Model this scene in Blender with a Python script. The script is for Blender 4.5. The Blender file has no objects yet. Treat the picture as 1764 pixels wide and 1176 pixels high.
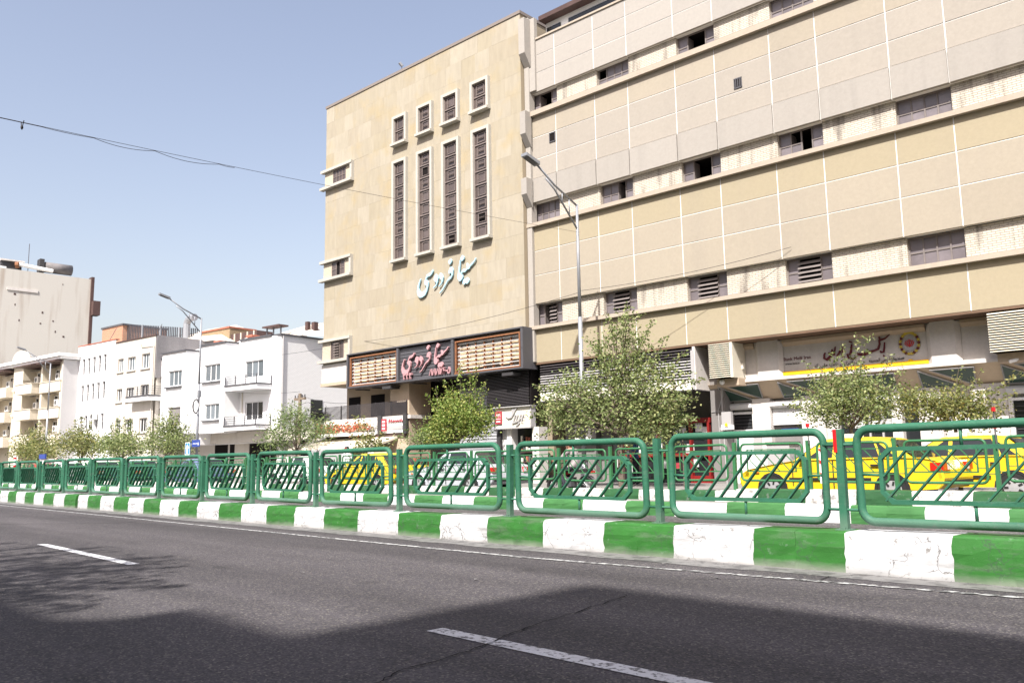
import bpy, bmesh, math, random
from mathutils import Vector, Matrix, noise
random.seed(11)
SC = bpy.context.scene
COL = SC.collection
rad = math.radians

# ---------------------------------------------------------------- camera, sky, sun, exposure
cam_d = bpy.data.cameras.new('camera')
cam = bpy.data.objects.new('camera', cam_d)
COL.objects.link(cam)
cam_d.sensor_width = 36.0
cam_d.lens = 29.52
cam_d.clip_start = 0.1
cam_d.clip_end = 3000
_r = Vector((0.7003833, 0.71356546, -0.01695789))
_u = Vector((0.11175491, -0.08616318, 0.98999331))
_f = Vector((-0.70496388, 0.6952699, 0.1400917))
cam.matrix_world = Matrix(((_r.x, _u.x, -_f.x, 0), (_r.y, _u.y, -_f.y, 0), (_r.z, _u.z, -_f.z, 1.26435), (0, 0, 0, 1)))
SC.camera = cam

SUN_EL, SUN_AZ = rad(50), rad(24)
src = Vector((math.cos(SUN_EL) * math.sin(SUN_AZ), -math.cos(SUN_EL) * math.cos(SUN_AZ), math.sin(SUN_EL)))
sd = bpy.data.lights.new('sun', 'SUN')
sd.energy = 4.4
sd.angle = rad(0.75)
sd.color = (1.0, 0.965, 0.915)
sun = bpy.data.objects.new('sun', sd)
COL.objects.link(sun)
sun.rotation_euler = (-src).to_track_quat('-Z', 'Y').to_euler()

W = bpy.data.worlds.new('World')
SC.world = W
W.use_nodes = True
wn = W.node_tree.nodes
wl = W.node_tree.links
bg = wn['Background']
sky = wn.new('ShaderNodeTexSky')
sky.sky_type = 'NISHITA'
sky.sun_disc = False
sky.sun_elevation = SUN_EL
sky.sun_rotation = math.pi - SUN_AZ
sky.air_density = 1.6
sky.dust_density = 8.0
sky.ozone_density = 3.0
sky.altitude = 1200
hz = wn.new('ShaderNodeHueSaturation')
hz.inputs['Saturation'].default_value = 0.85
wl.new(sky.outputs[0], hz.inputs['Color'])
wb = wn.new('ShaderNodeMixRGB')      # slight warm white balance of the whole sky
wb.blend_type = 'MULTIPLY'
wb.inputs[0].default_value = 1.0
wb.inputs[2].default_value = (1.13, .98, .935, 1)
wl.new(hz.outputs[0], wb.inputs[1])
wl.new(wb.outputs[0], bg.inputs[0])
bg.inputs[1].default_value = 0.098

SC.view_settings.view_transform = 'Standard'
SC.view_settings.look = 'None'
SC.view_settings.exposure = 1.18
SC.view_settings.gamma = 1
SC.view_settings.use_curve_mapping = False
SC.render.engine = 'CYCLES'

# ---------------------------------------------------------------- materials
MATS = {}

def node_mat(name):
    m = bpy.data.materials.new(name)
    m.use_nodes = True
    nt = m.node_tree
    b = nt.nodes['Principled BSDF']
    return m, nt.nodes, nt.links, b

def mat(name, col, rough=0.75, spec=0.3, metal=0.0, var=0.0, vscale=1.0, vdetail=4.0, stretch=None, rnd=0.0, bump=0.0, bscale=20.0, emit=None):
    """plain coloured surface with world-space noise variation, per-object variation and fine relief"""
    if name in MATS:
        return MATS[name]
    m, N, L, b = node_mat(name)
    b.inputs['Roughness'].default_value = rough
    b.inputs['Specular IOR Level'].default_value = spec
    b.inputs['Metallic'].default_value = metal
    rgb = N.new('ShaderNodeRGB')
    rgb.outputs[0].default_value = (*col, 1)
    out = rgb.outputs[0]
    geo = N.new('ShaderNodeNewGeometry')
    pos = geo.outputs['Position']
    if var:
        p = pos
        if stretch:
            mp = N.new('ShaderNodeMapping')
            mp.inputs['Scale'].default_value = stretch
            L.new(pos, mp.inputs[0])
            p = mp.outputs[0]
        nz = N.new('ShaderNodeTexNoise')
        nz.inputs['Scale'].default_value = vscale
        nz.inputs['Detail'].default_value = vdetail
        nz.inputs['Roughness'].default_value = 0.6
        L.new(p, nz.inputs['Vector'])
        mr = N.new('ShaderNodeMapRange')
        mr.inputs[1].default_value = 0.25
        mr.inputs[2].default_value = 0.75
        mr.inputs[3].default_value = 1 - var
        mr.inputs[4].default_value = 1 + var
        L.new(nz.outputs[0], mr.inputs[0])
        hs = N.new('ShaderNodeHueSaturation')
        L.new(mr.outputs[0], hs.inputs['Value'])
        L.new(out, hs.inputs['Color'])
        out = hs.outputs[0]
    if rnd:
        oi = N.new('ShaderNodeObjectInfo')
        mr = N.new('ShaderNodeMapRange')
        mr.inputs[3].default_value = 1 - rnd
        mr.inputs[4].default_value = 1 + rnd
        L.new(oi.outputs['Random'], mr.inputs[0])
        hs = N.new('ShaderNodeHueSaturation')
        L.new(mr.outputs[0], hs.inputs['Value'])
        L.new(out, hs.inputs['Color'])
        out = hs.outputs[0]
    L.new(out, b.inputs['Base Color'])
    if bump:
        nb = N.new('ShaderNodeTexNoise')
        nb.inputs['Scale'].default_value = bscale
        nb.inputs['Detail'].default_value = 5
        L.new(pos, nb.inputs['Vector'])
        bp = N.new('ShaderNodeBump')
        bp.inputs['Strength'].default_value = bump
        bp.inputs['Distance'].default_value = 0.02
        L.new(nb.outputs[0], bp.inputs['Height'])
        L.new(bp.outputs[0], b.inputs['Normal'])
    if emit:
        b.inputs['Emission Color'].default_value = (*col, 1)
        b.inputs['Emission Strength'].default_value = emit
    MATS[name] = m
    return m

def asphalt_mat(name, base, speck, sc=55):
    m, N, L, b = node_mat(name)
    geo = N.new('ShaderNodeNewGeometry')
    vo = N.new('ShaderNodeTexVoronoi')
    vo.inputs['Scale'].default_value = sc
    L.new(geo.outputs['Position'], vo.inputs['Vector'])
    sep = N.new('ShaderNodeSeparateColor')
    L.new(vo.outputs['Color'], sep.inputs[0])
    ramp = N.new('ShaderNodeValToRGB')
    e = ramp.color_ramp.elements
    e[0].position = 0.0
    e[0].color = (base[0] * 0.55, base[1] * 0.55, base[2] * 0.55, 1)
    e[1].position = 0.80
    e[1].color = (base[0] * 1.12, base[1] * 1.12, base[2] * 1.12, 1)
    e2 = ramp.color_ramp.elements.new(0.93)
    e2.color = (speck[0] * .7, speck[1] * .7, speck[2] * .7, 1)
    e3 = ramp.color_ramp.elements.new(1.0)
    e3.color = (*speck, 1)
    L.new(sep.outputs[0], ramp.inputs[0])
    nz = N.new('ShaderNodeTexNoise')
    nz.inputs['Scale'].default_value = 0.7
    nz.inputs['Detail'].default_value = 6
    mp = N.new('ShaderNodeMapping')
    mp.inputs['Scale'].default_value = (0.35, 1.4, 1)
    L.new(geo.outputs['Position'], mp.inputs[0])
    L.new(mp.outputs[0], nz.inputs['Vector'])
    mr = N.new('ShaderNodeMapRange')
    mr.inputs[1].default_value = 0.3
    mr.inputs[2].default_value = 0.7
    mr.inputs[3].default_value = 0.82
    mr.inputs[4].default_value = 1.16
    L.new(nz.outputs[0], mr.inputs[0])
    tm = N.new('ShaderNodeMapping')
    tm.inputs['Scale'].default_value = (0.02, 1.15, 1)
    L.new(geo.outputs['Position'], tm.inputs[0])
    tn = N.new('ShaderNodeTexNoise')
    tn.inputs['Scale'].default_value = 1.0
    tn.inputs['Detail'].default_value = 2
    L.new(tm.outputs[0], tn.inputs['Vector'])
    tr = N.new('ShaderNodeMapRange')
    tr.inputs[1].default_value = .32
    tr.inputs[2].default_value = .68
    tr.inputs[3].default_value = .80
    tr.inputs[4].default_value = 1.16
    L.new(tn.outputs[0], tr.inputs[0])
    sn = N.new('ShaderNodeTexNoise')
    sn.inputs['Scale'].default_value = 1.9
    sn.inputs['Detail'].default_value = 3
    L.new(geo.outputs['Position'], sn.inputs['Vector'])
    sr = N.new('ShaderNodeMapRange')
    sr.inputs[1].default_value = .62
    sr.inputs[2].default_value = .74
    sr.inputs[3].default_value = 1.0
    sr.inputs[4].default_value = .72
    L.new(sn.outputs[0], sr.inputs[0])
    ml = N.new('ShaderNodeMath')
    ml.operation = 'MULTIPLY'
    L.new(mr.outputs[0], ml.inputs[0])
    L.new(tr.outputs[0], ml.inputs[1])
    m2 = N.new('ShaderNodeMath')
    m2.operation = 'MULTIPLY'
    L.new(ml.outputs[0], m2.inputs[0])
    L.new(sr.outputs[0], m2.inputs[1])
    hs = N.new('ShaderNodeHueSaturation')
    L.new(ramp.outputs[0], hs.inputs['Color'])
    L.new(m2.outputs[0], hs.inputs['Value'])
    L.new(hs.outputs[0], b.inputs['Base Color'])
    b.inputs['Roughness'].default_value = 0.88
    b.inputs['Specular IOR Level'].default_value = 0.25
    bp = N.new('ShaderNodeBump')
    bp.inputs['Strength'].default_value = 0.35
    bp.inputs['Distance'].default_value = 0.008
    L.new(vo.outputs['Distance'], bp.inputs['Height'])
    L.new(bp.outputs[0], b.inputs['Normal'])
    MATS[name] = m
    return m

def painted_mat(name, col, under, worn=0.5, scale=6.0, crack=0.0, dust_z=None, grime=0.0, dust=0.6):
    """paint with worn patches, crack lines and road dust gathered at the foot"""
    m, N, L, b = node_mat(name)
    geo = N.new('ShaderNodeNewGeometry')
    pos = geo.outputs['Position']
    nz = N.new('ShaderNodeTexNoise')
    nz.inputs['Scale'].default_value = scale
    nz.inputs['Detail'].default_value = 8
    nz.inputs['Roughness'].default_value = 0.65
    L.new(pos, nz.inputs['Vector'])
    rm = N.new('ShaderNodeMapRange')
    rm.inputs[1].default_value = worn
    rm.inputs[2].default_value = worn + 0.06
    L.new(nz.outputs[0], rm.inputs[0])
    mx = N.new('ShaderNodeMixRGB')
    mx.inputs[1].default_value = (*col, 1)
    mx.inputs[2].default_value = (*under, 1)
    L.new(rm.outputs[0], mx.inputs[0])
    out = mx.outputs[0]
    nv = N.new('ShaderNodeTexNoise')
    nv.inputs['Scale'].default_value = 3
    nv.inputs['Detail'].default_value = 5
    L.new(pos, nv.inputs['Vector'])
    mv = N.new('ShaderNodeMapRange')
    mv.inputs[1].default_value = .3
    mv.inputs[2].default_value = .7
    mv.inputs[3].default_value = .86
    mv.inputs[4].default_value = 1.1
    L.new(nv.outputs[0], mv.inputs[0])
    hs = N.new('ShaderNodeHueSaturation')
    L.new(mv.outputs[0], hs.inputs['Value'])
    L.new(out, hs.inputs['Color'])
    out = hs.outputs[0]
    bumpsrc = nz.outputs[0]
    if grime:                       # tyre rubs and splashes
        gm = N.new('ShaderNodeMapping')
        gm.inputs['Scale'].default_value = (.9, 1, 5)
        L.new(pos, gm.inputs[0])
        gn = N.new('ShaderNodeTexNoise')
        gn.inputs['Scale'].default_value = 1.6
        gn.inputs['Detail'].default_value = 9
        gn.inputs['Roughness'].default_value = .7
        L.new(gm.outputs[0], gn.inputs['Vector'])
        gr = N.new('ShaderNodeMapRange')
        gr.inputs[1].default_value = .53
        gr.inputs[2].default_value = .70
        gr.inputs[4].default_value = grime
        L.new(gn.outputs[0], gr.inputs[0])
        gx = N.new('ShaderNodeMixRGB')
        gx.inputs[2].default_value = (.17, .165, .155, 1)
        L.new(gr.outputs[0], gx.inputs[0])
        L.new(out, gx.inputs[1])
        out = gx.outputs[0]
    if crack:
        nd = N.new('ShaderNodeTexNoise')
        nd.inputs['Scale'].default_value = 5
        nd.inputs['Detail'].default_value = 6
        L.new(pos, nd.inputs['Vector'])
        ad = N.new('ShaderNodeMixRGB')
        ad.blend_type = 'ADD'
        ad.inputs[0].default_value = 0.35
        L.new(pos, ad.inputs[1])
        L.new(nd.outputs['Color'], ad.inputs[2])
        vo = N.new('ShaderNodeTexVoronoi')
        vo.feature = 'DISTANCE_TO_EDGE'
        vo.inputs['Scale'].default_value = 2.6
        L.new(ad.outputs[0], vo.inputs['Vector'])
        cr = N.new('ShaderNodeMapRange')
        cr.inputs[1].default_value = 0.0
        cr.inputs[2].default_value = 0.02
        cr.inputs[3].default_value = 1.0
        cr.inputs[4].default_value = 0.0
        L.new(vo.outputs['Distance'], cr.inputs[0])
        # cracks only here and there
        nm = N.new('ShaderNodeTexNoise')
        nm.inputs['Scale'].default_value = 1.7
        L.new(pos, nm.inputs['Vector'])
        gate = N.new('ShaderNodeMapRange')
        gate.inputs[1].default_value = 0.42
        gate.inputs[2].default_value = 0.5
        L.new(nm.outputs[0], gate.inputs[0])
        mu = N.new('ShaderNodeMath')
        mu.operation = 'MULTIPLY'
        L.new(cr.outputs[0], mu.inputs[0])
        L.new(gate.outputs[0], mu.inputs[1])
        m2 = N.new('ShaderNodeMixRGB')
        m2.inputs[2].default_value = (under[0] * .5, under[1] * .5, under[2] * .5, 1)
        mf = N.new('ShaderNodeMath')
        mf.operation = 'MULTIPLY'
        mf.inputs[1].default_value = crack
        L.new(mu.outputs[0], mf.inputs[0])
        L.new(mf.outputs[0], m2.inputs[0])
        L.new(out, m2.inputs[1])
        out = m2.outputs[0]
    if dust_z:
        sp = N.new('ShaderNodeSeparateXYZ')
        L.new(pos, sp.inputs[0])
        ns = N.new('ShaderNodeMath')
        ns.operation = 'MULTIPLY_ADD'
        ns.inputs[1].default_value = -0.10
        L.new(nv.outputs[0], ns.inputs[0])
        L.new(sp.outputs[2], ns.inputs[2])
        dz = N.new('ShaderNodeMapRange')
        dz.inputs[1].default_value = dust_z[0]
        dz.inputs[2].default_value = dust_z[1]
        dz.inputs[3].default_value = dust
        dz.inputs[4].default_value = 0.0
        L.new(ns.outputs[0], dz.inputs[0])
        m3 = N.new('ShaderNodeMixRGB')
        m3.inputs[2].default_value = (0.26, 0.25, 0.23, 1)
        L.new(dz.outputs[0], m3.inputs[0])
        L.new(out, m3.inputs[1])
        out = m3.outputs[0]
    L.new(out, b.inputs['Base Color'])
    b.inputs['Roughness'].default_value = 0.62
    b.inputs['Specular IOR Level'].default_value = 0.3
    bp = N.new('ShaderNodeBump')
    bp.inputs['Strength'].default_value = 0.5
    bp.inputs['Distance'].default_value = 0.012
    L.new(bumpsrc, bp.inputs['Height'])
    L.new(bp.outputs[0], b.inputs['Normal'])
    MATS[name] = m
    return m

def leaf_mat(name, cols, trans=0.42):
    m, N, L, b = node_mat(name)
    geo = N.new('ShaderNodeNewGeometry')
    ramp = N.new('ShaderNodeValToRGB')
    ramp.color_ramp.interpolation = 'LINEAR'
    e = ramp.color_ramp.elements
    e[0].color = (*cols[0], 1)
    e[1].color = (*cols[-1], 1)
    for i, c in enumerate(cols[1:-1]):
        x = e.new((i + 1) / (len(cols) - 1))
        x.color = (*c, 1)
    L.new(geo.outputs['Random Per Island'], ramp.inputs[0])
    L.new(ramp.outputs[0], b.inputs['Base Color'])
    b.inputs['Roughness'].default_value = 0.5
    b.inputs['Specular IOR Level'].default_value = 0.35
    tr = N.new('ShaderNodeBsdfTranslucent')
    L.new(ramp.outputs[0], tr.inputs[0])
    mx = N.new('ShaderNodeMixShader')
    mx.inputs[0].default_value = trans
    L.new(b.outputs[0], mx.inputs[1])
    L.new(tr.outputs[0], mx.inputs[2])
    L.new(mx.outputs[0], N['Material Output'].inputs[0])
    MATS[name] = m
    return m

def stone_mat(name, col, tints, rnd=0.1):
    """travertine: each slab its own tint, with vertical veins and small pits"""
    m, N, L, b = node_mat(name)
    geo = N.new('ShaderNodeNewGeometry')
    oi = N.new('ShaderNodeObjectInfo')
    ramp = N.new('ShaderNodeValToRGB')
    e = ramp.color_ramp.elements
    e[0].color = (*tints[0], 1)
    e[1].color = (*tints[-1], 1)
    for i, c in enumerate(tints[1:-1]):
        x = e.new((i + 1) / (len(tints) - 1))
        x.color = (*c, 1)
    L.new(oi.outputs['Random'], ramp.inputs[0])
    off = N.new('ShaderNodeVectorMath')
    off.operation = 'MULTIPLY_ADD'
    off.inputs[1].default_value = (4.2, 4.2, 1.0)
    cb = N.new('ShaderNodeCombineXYZ')
    mm = N.new('ShaderNodeMath')
    mm.operation = 'MULTIPLY'
    mm.inputs[1].default_value = 37
    L.new(oi.outputs['Random'], mm.inputs[0])
    L.new(mm.outputs[0], cb.inputs[0])
    L.new(mm.outputs[0], cb.inputs[2])
    L.new(geo.outputs['Position'], off.inputs[0])
    L.new(cb.outputs[0], off.inputs[2])
    nz = N.new('ShaderNodeTexNoise')
    nz.inputs['Scale'].default_value = 1.3
    nz.inputs['Detail'].default_value = 7
    nz.inputs['Distortion'].default_value = .5
    L.new(off.outputs[0], nz.inputs['Vector'])
    mr = N.new('ShaderNodeMapRange')
    mr.inputs[1].default_value = .28
    mr.inputs[2].default_value = .72
    mr.inputs[3].default_value = .93
    mr.inputs[4].default_value = 1.08
    L.new(nz.outputs[0], mr.inputs[0])
    hs = N.new('ShaderNodeHueSaturation')
    L.new(ramp.outputs[0], hs.inputs['Color'])
    L.new(mr.outputs[0], hs.inputs['Value'])
    # ochre and white blotches
    n2 = N.new('ShaderNodeTexNoise')
    n2.inputs['Scale'].default_value = 0.9
    n2.inputs['Detail'].default_value = 6
    L.new(geo.outputs['Position'], n2.inputs['Vector'])
    m2 = N.new('ShaderNodeMapRange')
    m2.inputs[1].default_value = .52
    m2.inputs[2].default_value = .72
    m2.inputs[4].default_value = .45
    L.new(n2.outputs[0], m2.inputs[0])
    mx = N.new('ShaderNodeMixRGB')
    mx.inputs[2].default_value = (col[0] * 1.05, col[1] * .95, col[2] * .68, 1)
    L.new(m2.outputs[0], mx.inputs[0])
    L.new(hs.outputs[0], mx.inputs[1])
    L.new(mx.outputs[0], b.inputs['Base Color'])
    b.inputs['Roughness'].default_value = .7
    b.inputs['Specular IOR Level'].default_value = .3
    bp = N.new('ShaderNodeBump')
    bp.inputs['Strength'].default_value = .25
    bp.inputs['Distance'].default_value = .01
    L.new(nz.outputs[0], bp.inputs['Height'])
    L.new(bp.outputs[0], b.inputs['Normal'])
    MATS[name] = m
    return m

def streaked_mat(name, base, streak, sx=2.2, amount=0.6, fine=0.10, rnd=0.04):
    """plaster or concrete with vertical rain streaks and grain"""
    m, N, L, b = node_mat(name)
    geo = N.new('ShaderNodeNewGeometry')
    mp = N.new('ShaderNodeMapping')
    mp.inputs['Scale'].default_value = (sx, sx, 0.10)
    L.new(geo.outputs['Position'], mp.inputs[0])
    nz = N.new('ShaderNodeTexNoise')
    nz.inputs['Scale'].default_value = 1.0
    nz.inputs['Detail'].default_value = 5
    L.new(mp.outputs[0], nz.inputs['Vector'])
    r1 = N.new('ShaderNodeMapRange')
    r1.inputs[1].default_value = .50
    r1.inputs[2].default_value = .74
    r1.inputs[4].default_value = amount
    L.new(nz.outputs[0], r1.inputs[0])
    mx = N.new('ShaderNodeMixRGB')
    mx.inputs[1].default_value = (*base, 1)
    mx.inputs[2].default_value = (*streak, 1)
    L.new(r1.outputs[0], mx.inputs[0])
    n2 = N.new('ShaderNodeTexNoise')
    n2.inputs['Scale'].default_value = 9
    n2.inputs['Detail'].default_value = 8
    n2.inputs['Roughness'].default_value = .75
    L.new(geo.outputs['Position'], n2.inputs['Vector'])
    r2 = N.new('ShaderNodeMapRange')
    r2.inputs[1].default_value = .3
    r2.inputs[2].default_value = .7
    r2.inputs[3].default_value = 1 - fine
    r2.inputs[4].default_value = 1 + fine
    L.new(n2.outputs[0], r2.inputs[0])
    hs = N.new('ShaderNodeHueSaturation')
    L.new(mx.outputs[0], hs.inputs['Color'])
    L.new(r2.outputs[0], hs.inputs['Value'])
    out = hs.outputs[0]
    if rnd:
        oi = N.new('ShaderNodeObjectInfo')
        r3 = N.new('ShaderNodeMapRange')
        r3.inputs[3].default_value = 1 - rnd
        r3.inputs[4].default_value = 1 + rnd
        L.new(oi.outputs['Random'], r3.inputs[0])
        h3 = N.new('ShaderNodeHueSaturation')
        L.new(out, h3.inputs['Color'])
        L.new(r3.outputs[0], h3.inputs['Value'])
        out = h3.outputs[0]
    L.new(out, b.inputs['Base Color'])
    b.inputs['Roughness'].default_value = .85
    b.inputs['Specular IOR Level'].default_value = .2
    bp = N.new('ShaderNodeBump')
    bp.inputs['Strength'].default_value = .3
    bp.inputs['Distance'].default_value = .006
    L.new(n2.outputs[0], bp.inputs['Height'])
    L.new(bp.outputs[0], b.inputs['Normal'])
    MATS[name] = m
    return m

def brick_mat(name, c1, c2, mortar, bw=0.22, bh=0.075, relief=0.6, soot=0.0):
    """coursed brickwork too fine in the picture to build singly: colour and relief in the facade's own axes"""
    m, N, L, b = node_mat(name)
    tc = N.new('ShaderNodeTexCoord')
    sp = N.new('ShaderNodeSeparateXYZ')
    L.new(tc.outputs['Object'], sp.inputs[0])
    cb = N.new('ShaderNodeCombineXYZ')
    ad = N.new('ShaderNodeMath')
    ad.operation = 'ADD'
    L.new(sp.outputs[0], ad.inputs[0])
    L.new(sp.outputs[1], ad.inputs[1])
    L.new(ad.outputs[0], cb.inputs[0])
    L.new(sp.outputs[2], cb.inputs[1])
    br = N.new('ShaderNodeTexBrick')
    br.inputs['Color1'].default_value = (*c1, 1)
    br.inputs['Color2'].default_value = (*c2, 1)
    br.inputs['Mortar'].default_value = (*mortar, 1)
    br.inputs['Scale'].default_value = 1
    br.inputs['Brick Width'].default_value = bw
    br.inputs['Row Height'].default_value = bh
    br.inputs['Mortar Size'].default_value = bh * .13
    br.inputs['Mortar Smooth'].default_value = .2
    L.new(cb.outputs[0], br.inputs['Vector'])
    out = br.outputs[0]
    if soot:                        # rain-washed soot in vertical smears
        mp = N.new('ShaderNodeMapping')
        mp.inputs['Scale'].default_value = (3.5, 3.5, .55)
        L.new(tc.outputs['Object'], mp.inputs[0])
        sn = N.new('ShaderNodeTexNoise')
        sn.inputs['Scale'].default_value = 1.0
        sn.inputs['Detail'].default_value = 6
        L.new(mp.outputs[0], sn.inputs['Vector'])
        sr = N.new('ShaderNodeMapRange')
        sr.inputs[1].default_value = .52
        sr.inputs[2].default_value = .72
        sr.inputs[4].default_value = soot
        L.new(sn.outputs[0], sr.inputs[0])
        sx = N.new('ShaderNodeMixRGB')
        sx.inputs[2].default_value = (.10, .085, .075, 1)
        L.new(sr.outputs[0], sx.inputs[0])
        L.new(out, sx.inputs[1])
        out = sx.outputs[0]
    L.new(out, b.inputs['Base Color'])
    b.inputs['Roughness'].default_value = .8
    bp = N.new('ShaderNodeBump')
    bp.invert = True
    bp.inputs['Strength'].default_value = relief
    bp.inputs['Distance'].default_value = .03
    L.new(br.outputs['Fac'], bp.inputs['Height'])
    L.new(bp.outputs[0], b.inputs['Normal'])
    MATS[name] = m
    return m

asphalt = asphalt_mat('asphalt', (.068, .0615, .066), (.165, .15, .135), 70)
asphalt_far = asphalt_mat('asphalt_bus_lane', (.085, .080, .078), (.2, .19, .18), 40)
pave_m = mat('pavement_grey', (.22, .21, .20), .9, .2, var=.15, vscale=1.2, bump=.3)
gutter_m = painted_mat('gutter_dust', (.17, .165, .16), (.10, .097, .095), .5, 5)
ground_m = mat('ground_grey', (.14, .135, .13), .95, .1, var=.15, vscale=.2)
lane_m = painted_mat('lane_paint', (.55, .55, .56), (.12, .115, .12), .52, 16)
edge_m = painted_mat('edge_paint_worn', (.42, .42, .41), (.12, .118, .117), .47, 9)
crack_m = mat('crack_dark', (.015, .014, .014), 1, .05)
kerb_w = painted_mat('kerb_white', (.50, .50, .51), (.22, .21, .20), .60, 9, 1.0, (-.05, .02), grime=.65)
kerb_g = painted_mat('kerb_green', (.026, .125, .021), (.08, .17, .08), .61, 9, .95, (-.05, .045), grime=.35)
kerb2_w = painted_mat('kerb_white_smooth', (.62, .62, .63), (.55, .54, .52), .7, 6)
kerb2_g = painted_mat('kerb_green_smooth', (.045, .15, .045), (.07, .21, .08), .68, 6)
kerb3_w = painted_mat('kerb_white_dirty', (.55, .54, .51), (.25, .24, .23), .55, 6, .5)
kerb3_g = painted_mat('kerb_green_dirty', (.022, .085, .03), (.10, .13, .10), .6, 6, .5)
fence_m = painted_mat('fence_green', (.028, .125, .073), (.055, .12, .085), .60, 12, 0, (.42, .58), grime=.25, dust=.25)
fence_far_m = mat('fence_green_far', (.032, .135, .052), .5, .4, var=.12, vscale=3)
red_m = mat('reflector_red', (.48, .012, .016), .35, .5, var=.15, vscale=20)
white_m = mat('white_paint', (.80, .80, .79), .6, .3, var=.04, vscale=2)
slab_m = stone_mat('travertine', (.33, .28, .19), [(.30, .262, .195), (.312, .276, .208), (.305, .268, .205), (.335, .30, .235), (.312, .276, .21), (.302, .264, .192)])
joint_m = mat('stone_joint', (.30, .25, .18), .9, .1)
coping_m = mat('coping_metal', (.20, .17, .15), .6, .3)
surround_m = mat('white_stone_surround', (.40, .38, .335), .75, .3, var=.06, vscale=3)
tan_top = streaked_mat('plaster_rose_beige', (.325, .302, .272), (.295, .275, .25), 1.2, .6, .07, .025)
tan_mid = streaked_mat('plaster_tan', (.314, .276, .218), (.286, .253, .206), 1.2, .6, .07, .025)
tan_up = streaked_mat('plaster_pale_tan', (.308, .278, .238), (.282, .256, .222), 1.2, .6, .08, .025)
tan_low = streaked_mat('plaster_ochre', (.31, .267, .185), (.29, .252, .183), 1.2, .6, .06, .02)
spandrel_m = streaked_mat('plaster_grey_beige', (.305, .282, .252), (.262, .243, .218), 2.6, .7, .07)
sill_m = streaked_mat('sill_beige', (.36, .31, .25), (.33, .28, .23), 2.6, .6, .07)
jointw_m = mat('joint_white', (.72, .71, .68), .8, .2)
brick_cream = brick_mat('brick_cream', (.52, .475, .395), (.47, .425, .35), (.27, .235, .19), .22, .066, .7, .75)
brick_orange = brick_mat('brick_orange', (.42, .17, .08), (.36, .15, .08), (.40, .34, .28), .24, .085)
brick_brown = brick_mat('brick_brown', (.30, .21, .12), (.36, .26, .15), (.2, .15, .1), .24, .1)
brick_white = brick_mat('brick_painted_white', (.82, .81, .79), (.79, .78, .76), (.66, .65, .63), .25, .10, .8)
brick_side = brick_mat('brick_pale_yellow', (.50, .45, .34), (.46, .41, .31), (.36, .31, .24), .22, .07)
pane_m = mat('dusty_pane', (.15, .132, .14), .3, .5, var=.25, vscale=1.7, rnd=.18)
pane_b = mat('brown_pane', (.085, .066, .06), .25, .5, var=.25, vscale=2.5, rnd=.2)
steel_br = mat('window_steel_brown', (.20, .165, .15), .6, .3, var=.15, vscale=4)
steel_gr = mat('window_steel_grey', (.165, .143, .135), .6, .3, var=.15, vscale=4)
dark_in = mat('dark_interior', (.012, .010, .010), .9, .1)  # near-black colour standing in for the shade inside openings
dark_glass = mat('dark_glass', (.02, .022, .024), .06, .5)
sky_glass = mat('window_glass', (.10, .12, .135), .06, .7, rnd=.3)
green_glass = mat('green_glass', (.03, .065, .05), .08, .6)
soffit_m = mat('soffit_brown', (.14, .09, .06), .85, .2, var=.15, vscale=2)
conc_m = streaked_mat('bank_concrete', (.56, .53, .50), (.46, .425, .395), 2.5, .6, .08)
conc_warm = streaked_mat('bank_concrete_warm', (.42, .335, .25), (.36, .29, .215), 2.5, .6, .08)
dgrey = mat('sign_grey', (.075, .074, .082), .5, .4, var=.06, vscale=3)
dgrey2 = mat('grey_dark', (.045, .043, .045), .6, .3)
wallgrey = streaked_mat('wall_grey', (.19, .178, .172), (.15, .14, .138), 2, .6, .08)
slat_cream = mat('louvre_cream', (.60, .56, .46), .6, .3, var=.06, vscale=3)
slat_black = mat('louvre_black', (.05, .045, .048), .5, .4)
slat_grey = mat('louvre_grey', (.36, .35, .35), .5, .4)
shutter_m = mat('shutter_grey', (.36, .365, .385), .45, .5, var=.08, vscale=2)
shutter_w = mat('shutter_white', (.62, .62, .62), .5, .4, var=.05, vscale=2)
pink_m = mat('letter_pink', (.44, .25, .265), .5, .4)
blue_m = mat('letter_blue', (.36, .58, .69), .6, .3)
maroon_m = mat('letter_maroon', (.10, .008, .012), .5, .4)
black_m = mat('letter_black', (.02, .02, .02), .6, .3)
yellow_m = mat('sign_yellow', (.80, .45, .01), .5, .4)
gold_m = mat('emblem_gold', (.55, .42, .06), .5, .4)
rust_m = mat('rust_orange', (.22, .095, .045), .7, .3, var=.25, vscale=8)
wood_m = mat('weathered_board', (.50, .39, .26), .8, .2, var=.35, vscale=5, rnd=.25)
metal_lt = mat('lamp_steel', (.27, .28, .30), .45, .5, .3, var=.08, vscale=3)
wire_m = mat('wire_dark', (.035, .032, .034), .7, .2)
wallw = streaked_mat('plaster_white', (.80, .795, .78), (.74, .73, .71), 1.5, .4, .03, 0)
wallw2 = streaked_mat('plaster_white_new', (.82, .82, .82), (.78, .78, .78), 1.5, .3, .02, 0)
wallc = streaked_mat('plaster_cream', (.53, .495, .44), (.45, .41, .36), 2.0, .6, .06, 0)
wallb = streaked_mat('plaster_beige', (.56, .51, .42), (.45, .40, .33), 1.5, .5, .06, 0)
wallside = streaked_mat('plaster_shaded_grey', (.46, .45, .45), (.42, .41, .41), 1.5, .4, .05, 0)  # side wall's shade is put into this cooler, darker plaster colour
blank_m = streaked_mat('render_stained', (.48, .46, .42), (.32, .265, .215), 1.15, .7, .06, 0)
cem_m = streaked_mat('cement_grey', (.22, .21, .21), (.15, .145, .15), 1.0, .7, .2, 0)
brown_clad = mat('brown_cladding', (.075, .045, .04), .6, .3, var=.2, vscale=2)
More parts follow.
